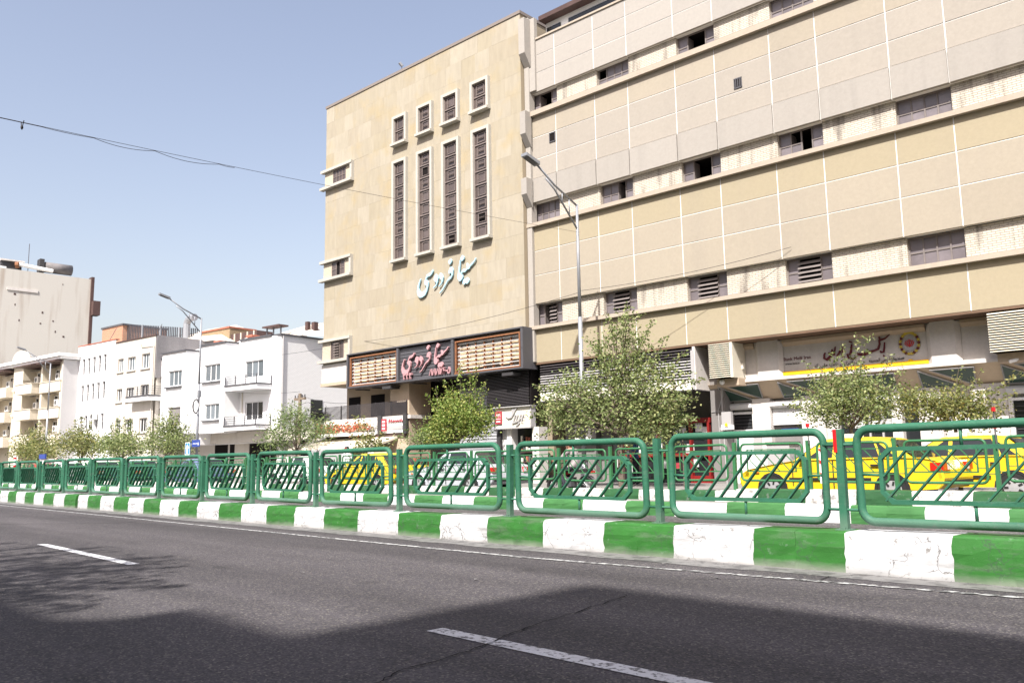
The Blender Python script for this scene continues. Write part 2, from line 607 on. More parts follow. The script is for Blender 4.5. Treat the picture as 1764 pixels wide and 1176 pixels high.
roof_tin = streaked_mat('tin_roof', (.55, .50, .44), (.42, .35, .29), 3, .6, .08, 0)
ac_m = mat('ac_white', (.62, .61, .58), .6, .3, var=.05, vscale=5)
ac_gr = mat('ac_grille', (.10, .10, .10), .6, .3)
taxi_m = mat('taxi_yellow', (.66, .45, .02), .22, .6, var=.06, vscale=2)
silver_m = mat('car_silver', (.50, .52, .56), .25, .5, .2)
teal_m = mat('car_teal', (.035, .10, .10), .25, .5)
white_car = mat('car_white', (.72, .72, .72), .3, .5)
bluec_m = mat('car_blue', (.10, .13, .22), .25, .5)
redc_m = mat('car_red', (.40, .02, .02), .25, .5)
tyre_m = mat('tyre', (.025, .024, .024), .85, .2)
rim_m = mat('rim_silver', (.45, .45, .46), .35, .5, .4)
lamp_red = mat('tail_lamp', (.45, .015, .01), .2, .6)
lamp_cl = mat('head_lamp', (.6, .6, .6), .1, .7)
amber_m = mat('amber_lamp', (.7, .2, .02), .2, .6)
trim_m = mat('car_trim', (.02, .02, .02), .6, .3)
canopy_m = streaked_mat('canopy_stone', (.58, .47, .35), (.48, .38, .28), 2.5, .5, .07)
bark_m = mat('bark', (.13, .105, .085), .9, .1, var=.3, vscale=10, bump=.6, bscale=30)
leaf_bright = leaf_mat('leaf_bright', [(.06, .10, .015), (.13, .20, .032), (.20, .285, .06), (.32, .38, .12), (.42, .40, .11)])
leaf_dusty = leaf_mat('leaf_dusty', [(.075, .105, .03), (.14, .185, .06), (.215, .27, .10), (.32, .37, .16), (.42, .42, .19)])
leaf_olive = leaf_mat('leaf_olive', [(.08, .105, .03), (.14, .17, .05), (.20, .225, .08), (.29, .30, .12), (.36, .32, .11)])
leaf_fern = leaf_mat('leaf_fern', [(.07, .115, .035), (.12, .175, .055), (.18, .24, .085), (.27, .31, .13)], .35)
skin_m = mat('skin', (.36, .20, .14), .6, .3)
hair_m = mat('hair_black', (.015, .012, .012), .5, .4)
cloth_grey = mat('cloth_grey', (.28, .25, .25), .9, .1, var=.15, vscale=12)
cloth_white = mat('cloth_white', (.78, .78, .77), .9, .1, var=.06, vscale=8)
cloth_dark = mat('cloth_dark', (.035, .035, .045), .9, .1, var=.15, vscale=10)
cloth_blue = mat('cloth_blue', (.04, .07, .16), .9, .1, var=.1, vscale=10)
sign_blue = mat('sign_blue', (.02, .20, .58), .4, .4)
sign_navy = mat('sign_navy', (.03, .06, .27), .4, .4)
red_paint = mat('red_paint', (.20, .014, .013), .45, .4, var=.1, vscale=4)
poster_m = mat('poster_pale', (.55, .55, .54), .7, .2, var=.3, vscale=9, rnd=.25)
redbox_m = mat('sign_red', (.36, .045, .06), .5, .4)
cream_sign = mat('sign_cream', (.70, .67, .58), .5, .3)
flower_m = leaf_mat('flower_mixed', [(.55, .16, .06), (.5, .06, .05), (.6, .35, .2), (.12, .16, .05), (.62, .5, .4)], .2)
awning_m = mat('awning_cream', (.72, .66, .54), .85, .1, var=.06, vscale=3)
terra_m = mat('terracotta', (.34, .12, .08), .8, .2, var=.1, vscale=3)
wood_pole = mat('pole_wood', (.20, .16, .12), .9, .1, var=.25, vscale=6)

# ---------------------------------------------------------------- mesh helpers
class MB:
    def __init__(s):
        s.v, s.f, s.m = [], [], []

    def face(s, pts, mi=0):
        b = len(s.v)
        s.v += [tuple(p) for p in pts]
        s.f.append(tuple(range(b, b + len(pts))))
        s.m.append(mi)
        return s

    def box(s, x0, x1, y0, y1, z0, z1, mi=0):
        if x0 > x1: x0, x1 = x1, x0
        if y0 > y1: y0, y1 = y1, y0
        if z0 > z1: z0, z1 = z1, z0
        b = len(s.v)
        s.v += [(x0, y0, z0), (x1, y0, z0), (x1, y1, z0), (x0, y1, z0), (x0, y0, z1), (x1, y0, z1), (x1, y1, z1), (x0, y1, z1)]
        for q in ((3, 2, 1, 0), (4, 5, 6, 7), (0, 1, 5, 4), (1, 2, 6, 5), (2, 3, 7, 6), (3, 0, 4, 7)):
            s.f.append(tuple(b + i for i in q))
            s.m.append(mi)
        return s

    def fb(s, a0, a1, n0, n1, z0, z1, mi=0):          # facade box: along, outward, up
        return s.box(a0, a1, -n1, -n0, z0, z1, mi)

    def prism(s, poly, y0, y1, mi=0):                  # polygon in x,z pulled along y
        A = sum(poly[i][0] * poly[(i + 1) % len(poly)][1] - poly[(i + 1) % len(poly)][0] * poly[i][1] for i in range(len(poly)))
        if A < 0: poly = poly[::-1]
        n = len(poly)
        b = len(s.v)
        if y0 > y1: y0, y1 = y1, y0
        s.v += [(p[0], y0, p[1]) for p in poly] + [(p[0], y1, p[1]) for p in poly]
        s.f.append(tuple(range(b, b + n)))
        s.f.append(tuple(range(b + 2 * n - 1, b + n - 1, -1)))
        s.m += [mi, mi]
        for i in range(n):
            j = (i + 1) % n
            s.f.append((b + j, b + i, b + n + i, b + n + j))
            s.m.append(mi)
        return s

    def prism_x(s, poly, x0, x1, mi=0):                # polygon in y,z pulled along x
        A = sum(poly[i][0] * poly[(i + 1) % len(poly)][1] - poly[(i + 1) % len(poly)][0] * poly[i][1] for i in range(len(poly)))
        if A < 0: poly = poly[::-1]
        n = len(poly)
        b = len(s.v)
        s.v += [(x0, p[0], p[1]) for p in poly] + [(x1, p[0], p[1]) for p in poly]
        s.f.append(tuple(range(b + n - 1, b - 1, -1)))
        s.f.append(tuple(range(b + n, b + 2 * n)))
        s.m += [mi, mi]
        for i in range(n):
            j = (i + 1) % n
            s.f.append((b + i, b + j, b + n + j, b + n + i))
            s.m.append(mi)
        return s

    def tube(s, pts, r, n=8, closed=False, mi=0, r1=None):
        pts = [Vector(p) for p in pts]
        k = len(pts)
        rings = []
        up = None
        for i, p in enumerate(pts):
            if closed:
                d = (pts[(i + 1) % k] - pts[i - 1])
            else:
                d = pts[min(i + 1, k - 1)] - pts[max(i - 1, 0)]
            d.normalize()
            if up is None:
                up = d.orthogonal().normalized()
            else:
                up = (up - d * up.dot(d))
                up = up.normalized() if up.length > 1e-6 else d.orthogonal().normalized()
            w = d.cross(up)
            rr = r if r1 is None else r + (r1 - r) * i / max(1, k - 1)
            b = len(s.v)
            for j in range(n):
                a = 2 * math.pi * (j + .5) / n
                s.v.append(tuple(p + (up * math.cos(a) + w * math.sin(a)) * rr))
            rings.append(b)
        for i in range(k if closed else k - 1):
            a, c = rings[i], rings[(i + 1) % k]
            for j in range(n):
                j2 = (j + 1) % n
                s.f.append((a + j, a + j2, c + j2, c + j))
                s.m.append(mi)
        if not closed:
            s.f.append(tuple(rings[0] + j for j in range(n - 1, -1, -1)))
            s.f.append(tuple(rings[-1] + j for j in range(n)))
            s.m += [mi, mi]
        return s

    def holed(s, a0, a1, z0, z1, n, depth, holes, mi=0, mi_rev=None):
        """front sheet of a wall with openings and their reveals"""
        if mi_rev is None: mi_rev = mi
        xs = sorted({a0, a1} | {h[0] for h in holes} | {h[1] for h in holes})
        zs = sorted({z0, z1} | {h[2] for h in holes} | {h[3] for h in holes})
        xs = [x for x in xs if a0 <= x <= a1]
        zs = [z for z in zs if z0 <= z <= z1]
        for i in range(len(xs) - 1):
            for j in range(len(zs) - 1):
                cx, cz = (xs[i] + xs[i + 1]) / 2, (zs[j] + zs[j + 1]) / 2
                if any(h[0] < cx < h[1] and h[2] < cz < h[3] for h in holes):
                    continue
                s.face([(xs[i], -n, zs[j]), (xs[i + 1], -n, zs[j]), (xs[i + 1], -n, zs[j + 1]), (xs[i], -n, zs[j + 1])], mi)
        y0, y1 = -n, -n + depth
        for h in holes:
            p, q, r, t = h[:4]
            s.face([(p, y0, r), (p, y0, t), (p, y1, t), (p, y1, r)], mi_rev)
            s.face([(q, y0, r), (q, y1, r), (q, y1, t), (q, y0, t)], mi_rev)
            s.face([(p, y0, t), (q, y0, t), (q, y1, t), (p, y1, t)], mi_rev)
            s.face([(p, y0, r), (p, y1, r), (q, y1, r), (q, y0, r)], mi_rev)
        return s

    def mesh(s, name, mats, smooth=False):
        me = bpy.data.meshes.new(name)
        me.from_pydata(s.v, [], s.f)
        for m in (mats if isinstance(mats, (list, tuple)) else [mats]):
            me.materials.append(m)
        me.polygons.foreach_set('material_index', s.m)
        if smooth:
            me.polygons.foreach_set('use_smooth', [True] * len(s.f))
        me.update()
        return me

    def build(s, name, mats, parent=None, smooth=False, loc=None):
        return put(name, s.mesh(name, mats, smooth), parent, loc)

def put(name, me, parent=None, loc=None):
    o = bpy.data.objects.new(name, me)
    COL.objects.link(o)
    if parent is not None:
        o.parent = parent
    if loc is not None:
        o.location = loc
    return o

def thing(name, label, cat, loc=(0, 0, 0), rz=0.0, group=None):
    o = bpy.data.objects.new(name, None)
    COL.objects.link(o)
    o.location = loc
    o.rotation_euler = (0, 0, rz)
    o['label'] = label
    o['category'] = cat
    if group: o['group'] = group
    return o

def tag(o, label, cat, group=None):
    o['label'] = label
    o['category'] = cat
    if group: o['group'] = group
    return o

def struct(o):
    o['kind'] = 'structure'
    return o

def dup(root, loc, rz, label, group=None):
    r = root.copy()
    COL.objects.link(r)
    r.location = loc
    r.rotation_euler = (0, 0, rz)
    r['label'] = label
    if group: r['group'] = group
    for ch in list(root.children):
        c = ch.copy()
        COL.objects.link(c)
        c.parent = r
        for g in list(ch.children):
            d = g.copy()
            COL.objects.link(d)
            d.parent = c
    return r

def text_obj(name, body, size, depth, m, parent, loc, tilt=0.0, width=None):
    """flat or raised lettering facing -y"""
    cu = bpy.data.curves.new(name, 'FONT')
    cu.body = body
    cu.size = size
    cu.extrude = depth / 2
    cu.resolution_u = 3
    cu.align_x = 'CENTER'
    cu.align_y = 'CENTER'
    tmp = bpy.data.objects.new(name, cu)
    COL.objects.link(tmp)
    bpy.context.view_layer.update()
    me = bpy.data.meshes.new_from_object(tmp.evaluated_get(bpy.context.evaluated_depsgraph_get()))
    bpy.data.objects.remove(tmp)
    xs = [v.co.x for v in me.vertices]
    zs = [v.co.y for v in me.vertices]
    sx = 1.0
    if xs and width:
        sx = width / max(1e-6, max(xs) - min(xs))
    cx, cz = (max(xs) + min(xs)) / 2, (max(zs) + min(zs)) / 2
    for v in me.vertices:
        x, y, z = v.co
        v.co = ((x - cx) * sx, -z, y - cz)
    me.materials.clear()
    me.materials.append(m)
    o = put(name, me, parent, loc)
    o.rotation_euler = (0, tilt, 0)
    return o

def stroke_poly(pts):
    """outline of a pen stroke given as (x, z, width) points"""
    L, Rr = [], []
    for i, p in enumerate(pts):
        a = pts[max(0, i - 1)]
        c = pts[min(len(pts) - 1, i + 1)]
        d = Vector((c[0] - a[0], c[1] - a[1]))
        d = d.normalized() if d.length else Vector((1, 0))
        n = Vector((-d.y, d.x)) * p[2] / 2
        L.append((p[0] + n.x, p[1] + n.y))
        Rr.append((p[0] - n.x, p[1] - n.y))
    return L, Rr

def stroke(mb, pts, y0, y1, mi=0):
    L, Rr = stroke_poly(pts)
    for i in range(len(pts) - 1):
        mb.prism([L[i], L[i + 1], Rr[i + 1], Rr[i]], y0, y1, mi)

def blob(mb, c, r, n=8, m=6, mi=0, sq=(1, 1, 1)):
    b = len(mb.v)
    for i in range(m + 1):
        t = math.pi * i / m
        for j in range(n):
            a = 2 * math.pi * j / n
            mb.v.append((c[0] + r * sq[0] * math.sin(t) * math.cos(a), c[1] + r * sq[1] * math.sin(t) * math.sin(a), c[2] + r * sq[2] * math.cos(t)))
    for i in range(m):
        for j in range(n):
            j2 = (j + 1) % n
            mb.f.append((b + i * n + j, b + (i + 1) * n + j, b + (i + 1) * n + j2, b + i * n + j2))
            mb.m.append(mi)

ROAD2 = 0.20
PAV = 0.34
BETA = 0.0503198711
GB = 'panes'

# ---------------------------------------------------------------- ground, roads, kerbs
def sheet(name, x0, x1, y0, y1, z, m, nx=1, ny=1):
    mb = MB()
    mb.face([(x0, y0, z), (x1, y0, z), (x1, y1, z), (x0, y1, z)])
    return struct(mb.build(name, m))

sheet('ground', -900, 900, -900, 900, -0.03, ground_m)
sheet('road', -400, 120, -1.4, 9.2, 0.0, asphalt)
sheet('bus_lane', -400, 120, 9.45, 15.7, 0.0, asphalt_far)
struct(MB().box(-400, 120, 15.75, 16.5, -.2, 0.295).build('median_strip', pave_m))
struct(MB().box(-400, 120, 16.6, 22.06, -.2, ROAD2).build('far_road', asphalt_far))
struct(MB().box(-400, 120, 22.0, 60, -.25, PAV).build('pavement', pave_m))
# a kerb edge between the far road and its pavement
struct(MB().box(-400, 120, 21.85, 22.0, -.2, PAV - .01).build('pavement_kerb', pave_m))
struct(MB().box(-400, 120, -9, -1.4, -.2, .13).build('near_pavement', pave_m))

gut = MB()
random.seed(5)
px = -60.0
inn = []
while px < 3:
    w = 8.62 + random.uniform(-.05, .05) + (.12 if px > -5 else 0)
    inn.append((px, w))
    px += .6
for (a, wa), (b, wb) in zip(inn, inn[1:]):
    gut.face([(a, wa, .004), (b, wb, .004), (b, 9.12, .004), (a, 9.12, .004)])
struct(gut.build('gutter', gutter_m))

# painted lines on the near road
def strip(mb, p, q, w, z, n=1):
    p, q = Vector((*p, 0)), Vector((*q, 0))
    d = (q - p)
    nn = Vector((-d.y, d.x, 0)).normalized() * w / 2
    for i in range(n):
        a, b = p + d * i / n, p + d * (i + 1) / n
        mb.face([(a - nn).to_tuple()[:2] + (z,), (b - nn).to_tuple()[:2] + (z,), (b + nn).to_tuple()[:2] + (z,), (a + nn).to_tuple()[:2] + (z,)])

mb = MB()
strip(mb, (-15.93, 4.48), (-11.54, 4.36), .15, .005)
struct(mb.build('lane_marking', lane_m))
mb = MB()
strip(mb, (-5.16, 4.21), (-.6, 4.17), .16, .005)
struct(mb.build('lane_marking', lane_m))
mb = MB()
strip(mb, (-60, 8.42), (-9.5, 8.02), .10, .008, 6)
random.seed(3)
x = -9.5
def edge_y(x): return 8.02 + max(0, x + 8.0) * .078
while x < 2:
    l = random.uniform(.10, .17) if x > -6 else random.uniform(.2, .5)
    g = random.uniform(.03, .06) if x > -6 else .01
    mb.face([(x, edge_y(x) - .05, .008), (x + l, edge_y(x + l) - .05, .008), (x + l + .05, edge_y(x) + .05, .008), (x + .05, edge_y(x) + .05, .008)])
    x += l + g
struct(mb.build('edge_line', edge_m))
mb = MB()
random.seed(9)
pts = [(-5.0, 6.37), (-4.8, 5.41), (-4.68, 4.77), (-4.53, 4.29), (-4.38, 3.8), (-4.31, 3.25), (-4.2, 3.0), (-4.1, 2.2)]
fine = []
for (a, b), (c, d) in zip(pts, pts[1:]):
    for i in range(6):
        t = i / 6
        fine.append((a + (c - a) * t + random.uniform(-.02, .02), b + (d - b) * t))
for p, q in zip(fine, fine[1:]):
    strip(mb, p, q, random.uniform(.006, .016), .0095)
pts2 = [(-3.9, 9.05), (-4.15, 8.7), (-4.1, 8.4), (-4.7, 8.0), (-5.2, 7.6)]
for p, q in zip(pts2, pts2[1:]):
    strip(mb, p, q, .012, .0095)
pts3 = [(-20.5, 8.2), (-20.2, 7.2), (-21.5, 6.2), (-22.4, 5.4)]
for p, q in zip(pts3, pts3[1:]):
    strip(mb, p, q, .03, .0095)
struct(mb.build('road_crack', crack_m))
lt = MB()
random.seed(19)
for x, y in ((-5.0, 7.9), (-6.9, 6.2), (-6.1, 8.5), (-4.0, 8.9), (-8.9, 5.3)):
    a, w = random.uniform(0, 3), random.uniform(.015, .035)
    c, d = math.cos(a), math.sin(a)
    lt.face([(x + w * c, y + w * d, .012), (x - w * d, y + w * c, .02), (x - w * c, y - w * d, .012), (x + w * d * .7, y - w * c * .7, .016)], 1)
for k in range(260):
    x, y = random.uniform(-30, 1), 9.08 - abs(random.gauss(0, .14))
    w = random.uniform(.006, .018)
    lt.face([(x - w, y, .006), (x + w, y - w * .6, .006), (x + w * .4, y + w, .014)], 1)
o = lt.build('litter', [white_m, gutter_m])
tag(o, 'scraps of paper and grit lying along the near gutter', 'litter')
o['kind'] = 'stuff'

# near kerb: cast blocks, two to each painted length
def ktop(x):
    P = [(-60, .43), (-27, .415), (-20, .39), (-12, .385), (-6, .41), (-3, .445), (4, .46)]
    for (a, u), (b, v) in zip(P, P[1:]):
        if a <= x <= b: return u + (v - u) * (x - a) / (b - a)
    return .42

def end_jitter(x, amt):
    """the same ragged edge for the two blocks that meet at x"""
    r = random.Random(int(round(x * 1000)))
    return [r.uniform(-amt, amt) for _ in range(11)]

def kerb_block(x0, x1, y0, y1, top0, top1, m, parent, rng, z0=0.0, lean=.03, amt=.012):
    mb = MB()
    n = 3
    e = lambda k=.005: rng.uniform(-k, k)
    FR = (0, .16, .32, .47, .62)
    rings = []
    j0, j1 = end_jitter(x0, amt), end_jitter(x1, amt)
    for i in range(n + 1):
        x = x0 + (x1 - x0) * i / n
        t = top0 + (top1 - top0) * i / n
        P = [(y0 + e(), z0 + (t - z0) * f) for f in FR]
        P += [(y0 + lean * .4 + e(), z0 + (t - z0) * .78), (y0 + lean + e(), t - .018 + e()), (y0 + lean + .02, t + e(.003)), (y0 + lean + .12, t), (y1, t), (y1, z0)]
        jj = j0 if i == 0 else (j1 if i == n else [0] * 11)
        b = len(mb.v)
        mb.v += [(x + jj[q], p[0], p[1]) for q, p in enumerate(P)]
        rings.append(b)
    k = 11
    for a, c in zip(rings, rings[1:]):
        for j in range(k):
            j2 = (j + 1) % k
            mb.f.append((a + j, a + j2, c + j2, c + j))
            mb.m.append(0)
    mb.f.append(tuple(rings[0] + j for j in range(k - 1, -1, -1)))
    mb.f.append(tuple(rings[-1] + j for j in range(k)))
    mb.m += [0, 0]
    return mb.build('kerb_block', m, parent)

kerb = struct(bpy.data.objects.new('kerb', None))
COL.objects.link(kerb)
rng = random.Random(21)
bounds = [1.5, .35, -.8, -1.93, -3.05, -4.14, -5.25, -6.37, -7.51, -8.65, -9.85, -11.0, -12.16, -13.4, -14.56, -15.68, -16.84, -17.98, -19.08, -20.25, -21.33, -22.5, -23.6, -24.7, -25.8, -26.9]
while bounds[-1] > -50: bounds.append(bounds[-1] - 1.11)
ci = 1          # boundary 4 (x=-3.05) starts white going left
for i, (b, a) in enumerate(zip(bounds, bounds[1:])):
    m = kerb_w if (i % 2 == 0) else kerb_g
    mid = (a + b) / 2 + rng.uniform(-.04, .04)
    gap = .22 if abs(a + 29.12) < .3 else 0
    kerb_block(a + gap, mid, 9.1, 9.62, ktop(a), ktop(mid), m, kerb, rng)
    kerb_block(mid, b, 9.1, 9.62, ktop(mid), ktop(b), m, kerb, rng)

kerb2 = struct(bpy.data.objects.new('median_kerb', None))
COL.objects.link(kerb2)
rng = random.Random(22)
x = -14.79 + .655 * 26
k = 26
while x > -75:
    seg = (k // 2) % 2            # k counts blocks rightwards of the reference edge
    x -= .655
    k -= 1
    m = kerb2_g if ((k // 2) % 2 == 0) else kerb2_w
    t = .335 if x > -10 else .30
    kerb_block(x, x + .655, 15.58 + rng.uniform(-.012, .012), 15.8, t, t, m, kerb2, rng, lean=.03)

kerb3 = struct(bpy.data.objects.new('median_wall', None))
COL.objects.link(kerb3)
rng = random.Random(23)
x = -15.57 + .525 * 36
k = 36
while x > -80:
    x -= .525
    k -= 1
    m = kerb3_g if ((k // 2) % 2 == 0) else kerb3_w
    t = (.575 if x > -10 else .53) + rng.uniform(-.008, .008)
    kerb_block(x, x + .525, 16.4 + rng.uniform(-.01, .01), 16.8, t, t, m, kerb3, rng, z0=.15, lean=.025)

# ---------------------------------------------------------------- near fence
def round_rect(hw, z0, z1, r, seg=5):
    pts = []
    for cx, cz, a0 in ((hw - r, z1 - r, 0), (-hw + r, z1 - r, 90), (-hw + r, z0 + r, 180), (hw - r, z0 + r, 270)):
        for i in range(seg + 1):
            a = rad(a0 + 90 * i / seg)
            pts.append((cx + r * math.cos(a), 0, cz + r * math.sin(a)))
    return pts

Z0 = 0.0
fr_me = MB().tube(round_rect(1.2, .505, 1.518, .15), .046, 12, True).mesh('railing_panel', fence_m, True)
oc = [(-.96, .82), (-.84, .70), (.84, .70), (.96, .82), (.96, 1.20), (.84, 1.315), (-.84, 1.315), (-.96, 1.20)]
inner = [(x * .955 if abs(x) > .9 else x * .968, z + (.046 if z < .8 else (-.046 if z > 1.25 else (.018 if z < 1 else -.018)))) for x, z in oc]
mb = MB()
for i in range(8):
    j = (i + 1) % 8
    mb.prism([oc[i], oc[j], inner[j], inner[i]], -.028, .028)
oc_me = mb.mesh('octagon_frame', fence_m)
mb = MB()
for s in (-1, 1):
    mb.tube([(s * .95, 0, 1.01), (s * 1.17, 0, 1.02)], .016, 8)
mb.tube([(-.06, 0, 1.30), (-.06, 0, 1.49)], .018, 8)
mb.tube([(.02, 0, .535), (.02, 0, .715)], .018, 8)
cn_me = mb.mesh('connector', fence_m, True)
SL = []
b0, t0 = .735, 1.285
slope = (t0 - b0) / .53
for k in range(9):
    xb = -1.17 + .262 * k
    p, q = [xb, b0], [xb + .53, t0]
    if p[0] < -.915:
        p = [-.915, b0 + (-.915 - xb) * slope]
    if q[0] > .915:
        q = [.915, b0 + (.915 - xb) * slope]
    if q[1] - p[1] < .12: continue
    d = Vector((q[0] - p[0], q[1] - p[1])).normalized()
    nrm = Vector((-d.y, d.x)) * .009
    SL.append(MB().prism([(p[0] + nrm.x, p[1] + nrm.y), (q[0] + nrm.x, q[1] + nrm.y), (q[0] - nrm.x, q[1] - nrm.y), (p[0] - nrm.x, p[1] - nrm.y)], -.03, .03).mesh('slat', fence_m))
post_me = MB().box(-.042, .042, -.042, .042, -.05, 1.14).mesh('post', fence_m)
stub_me = MB().tube([(-.2, 0, 0), (.2, 0, 0)], .017, 8).mesh('stub_rail', fence_m, True)

plate_me = MB().box(-.085, .085, -.08, .08, 0, .012).box(-.03, .03, -.07, -.05, .012, .03).mesh('base_plate', [fence_m])
fence = thing('railing_fence', 'dark green tube railing with slatted octagon panels standing on the near high kerb', 'fence', (0, 9.4, 0))
posts = [3.75, 1.1, -1.55, -4.255, -6.77, -9.64, -12.51, -15.35, -18.05, -20.65, -23.32, -25.98, -28.7, -31.36, -34.06, -36.9, -39.5, -42.1, -44.8, -47.4]
rng = random.Random(4)
for i, x in enumerate(posts):
    o = put('post', post_me, fence, (x, 0, ktop(x) - .02))
    o.rotation_euler = (rng.uniform(-.012, .012), rng.uniform(-.014, .014), rng.uniform(-.06, .06))
    put('base_plate', plate_me, fence, (x, 0, ktop(x)))
    if i + 1 < len(posts):
        x2 = posts[i + 1]
        gap = x - x2
        c = (x + x2) / 2
        sc = (gap - .33) / 2.49
        dz = (ktop(c) - .40) * .5 + rng.uniform(-.012, .012)
        p = put('railing_panel', fr_me, fence, (c, 0, dz))
        p.scale = (sc, 1, 1)
        p.rotation_euler = (rng.uniform(-.022, .022), rng.uniform(-.006, .006), rng.uniform(-.02, .02))
        put('octagon_frame', oc_me, p)
        put('connector', cn_me, p)
        for me in SL: put('slat', me, p)
for i, x in enumerate(posts):
    for z in (1.36, .64):
        put('stub_rail', stub_me, fence, (x, 0, z + rng.uniform(-.03, .03)))
o = MB().box(-.036, .004, -.053, -.043, 1.29, 1.55).build('reflector', red_m, fence, loc=(-4.27, 0, 0))
o['label'] = 'red reflective band on the post'

# ---------------------------------------------------------------- far fence on the median
f2_fr = MB().tube(round_rect(.71, .735, 1.512, .1, 4), .026, 8, True).mesh('railing_panel', fence_far_m, True)
mb = MB()
for a, b in (((-.555, .93), (.555, .93)), ((-.555, 1.39), (.555, 1.39)), ((-.555, .93), (-.555, 1.39)), ((.555, .93), (.555, 1.39))):
    mb.prism([(min(a[0], b[0]) - .012, min(a[1], b[1]) - .012), (max(a[0], b[0]) + .012, min(a[1], b[1]) - .012), (max(a[0], b[0]) + .012, max(a[1], b[1]) + .012), (min(a[0], b[0]) - .012, max(a[1], b[1]) + .012)], -.012, .012)
for s in (-1, 1):
    for z in (1.0, 1.3):
        mb.tube([(s * .56, 0, z), (s * .70, 0, z)], .007, 6)
        mb.tube([(s * .73, 0, z - .1), (s * .86, 0, z - .1)], .009, 6)
f2_in = mb.mesh('inner_frame', fence_far_m)
f2_sl = []
for k in range(7):
    xt = -.93 + .235 * k
    p, q = [xt, 1.385], [xt + .42, .935]
    sl = (q[1] - p[1]) / (q[0] - p[0])
    if p[0] < -.55: p = [-.55, p[1] + (-.55 - xt) * sl]
    if q[0] > .55: q = [.55, 1.385 + (.55 - xt) * sl]
    if p[1] - q[1] < .08: continue
    d = Vector((q[0] - p[0], q[1] - p[1])).normalized()
    nn = Vector((-d.y, d.x)) * .008
    f2_sl.append(MB().prism([(p[0] + nn.x, p[1] + nn.y), (q[0] + nn.x, q[1] + nn.y), (q[0] - nn.x, q[1] - nn.y), (p[0] - nn.x, p[1] - nn.y)], -.008, .008).mesh('slat', fence_far_m))
f2_post = MB().box(-.035, .035, -.035, .035, 0, 1.03).mesh('post', fence_far_m)
fence2 = thing('median_railing', 'bright green low railing with square diagonal grilles on the weathered median wall', 'fence', (0, 16.62, 0))
rng = random.Random(14)
for k in range(-4, 40):
    x = -4.70 - 1.742 * k
    o = put('post', f2_post, fence2, (x, 0, .54))
    o.rotation_euler = (rng.uniform(-.02, .02), rng.uniform(-.02, .02), 0)
    p = put('railing_panel', f2_fr, fence2, (x - .871, 0, rng.uniform(-.02, .03)))
    p.rotation_euler = (0, rng.uniform(-.012, .012), rng.uniform(-.03, .03))
    put('inner_frame', f2_in, p)
    for me in f2_sl: put('slat', me, p)

# ---------------------------------------------------------------- the two big buildings (facade frame: x along, -y outward, origin on the facade line)
BO = (0, 26, 0)
def window(parent, a0, a1, z0, z1, n, cols, rows, fm, pm, fw=.05, mw=.035, label=None, skip=(), depth=.05, pm_alt=None):
    """steel or plastic frame as the part, every pane a sub-part"""
    mb = MB()
    mb.fb(a0, a1, n - depth, n, z1 - fw, z1).fb(a0, a1, n - depth, n, z0, z0 + fw)
    mb.fb(a0, a0 + fw, n - depth, n, z0 + fw, z1 - fw).fb(a1 - fw, a1, n - depth, n, z0 + fw, z1 - fw)
    W_, H_ = (a1 - a0 - 2 * fw) / cols, (z1 - z0 - 2 * fw) / rows
    for i in range(1, cols):
        x = a0 + fw + W_ * i
        if rows and all((i - 1, j) in skip and (i, j) in skip for j in range(rows)): continue
        mb.fb(x - mw / 2, x + mw / 2, n - depth + .003, n - .004, z0 + fw, z1 - fw)
    for j in range(1, rows):
        z = z0 + fw + H_ * j
        for i in range(cols):
            if (i, j) in skip and (i, j - 1) in skip: continue
            mb.fb(a0 + fw + W_ * i, a0 + fw + W_ * (i + 1), n - depth + .005, n - .007, z - mw / 2, z + mw / 2)
    f = mb.build('window', fm, parent)
    if label: f['label'] = label
    for i in range(cols):
        for j in range(rows):
            if (i, j) in skip: continue
            x, z = a0 + fw + W_ * i, z0 + fw + H_ * j
            t = random.uniform(-.004, .004)
            p = MB()
            y = -(n - depth * .6)
            p.face([(x, y + t, z), (x + W_, y - t, z), (x + W_, y - t * .5, z + H_), (x, y + t * .5, z + H_)])
            p.build('pane', pm, f)
    return f

tower = thing('cinema_building', 'tall windowless stone clad cinema block with four slit windows and a wide sign box', 'building', BO, BETA)
mb = MB()
mb.fb(-38.3, -24.02, -9, .325, 5.3, 20.52)
mb.fb(-38.3, -24.02, -9, -1.3, PAV - .3, 5.3)
mb.build('wall', joint_m, tower)
MB().fb(-38.36, -23.98, -9.05, .39, 20.52, 20.66).build('coping', coping_m, tower)
MB().fb(-38.3, -24.02, -1.3, .34, 5.24, 5.3).fb(-38.42, -34.9, .35, .42, 5.24, 5.40).build('soffit', conc_warm, tower)
random.seed(31)
NX, NZ = 16, 17
cw, chh = (38.3 - 24.02) / NX, (20.52 - 5.32) / NZ
slab_me = {}
for j in range(NZ):
    xs = [-38.3]
    while xs[-1] < -24.02 - .3:
        nxt = xs[-1] + cw * random.choice((.8, 1, 1, 1.2, 1.05))
        xs.append(nxt if nxt < -24.5 else -24.02)
        if xs[-1] == -24.02: break
    for i in range(len(xs) - 1):
        n1 = .35 + random.uniform(-.0025, .0025)
        z0, z1 = 5.32 + chh * j, 5.32 + chh * (j + 1)
        MB().fb(xs[i] + .0012, xs[i + 1] - .0012, .31, n1, z0 + .0012, z1 - .0012).build('slab', slab_m, tower)

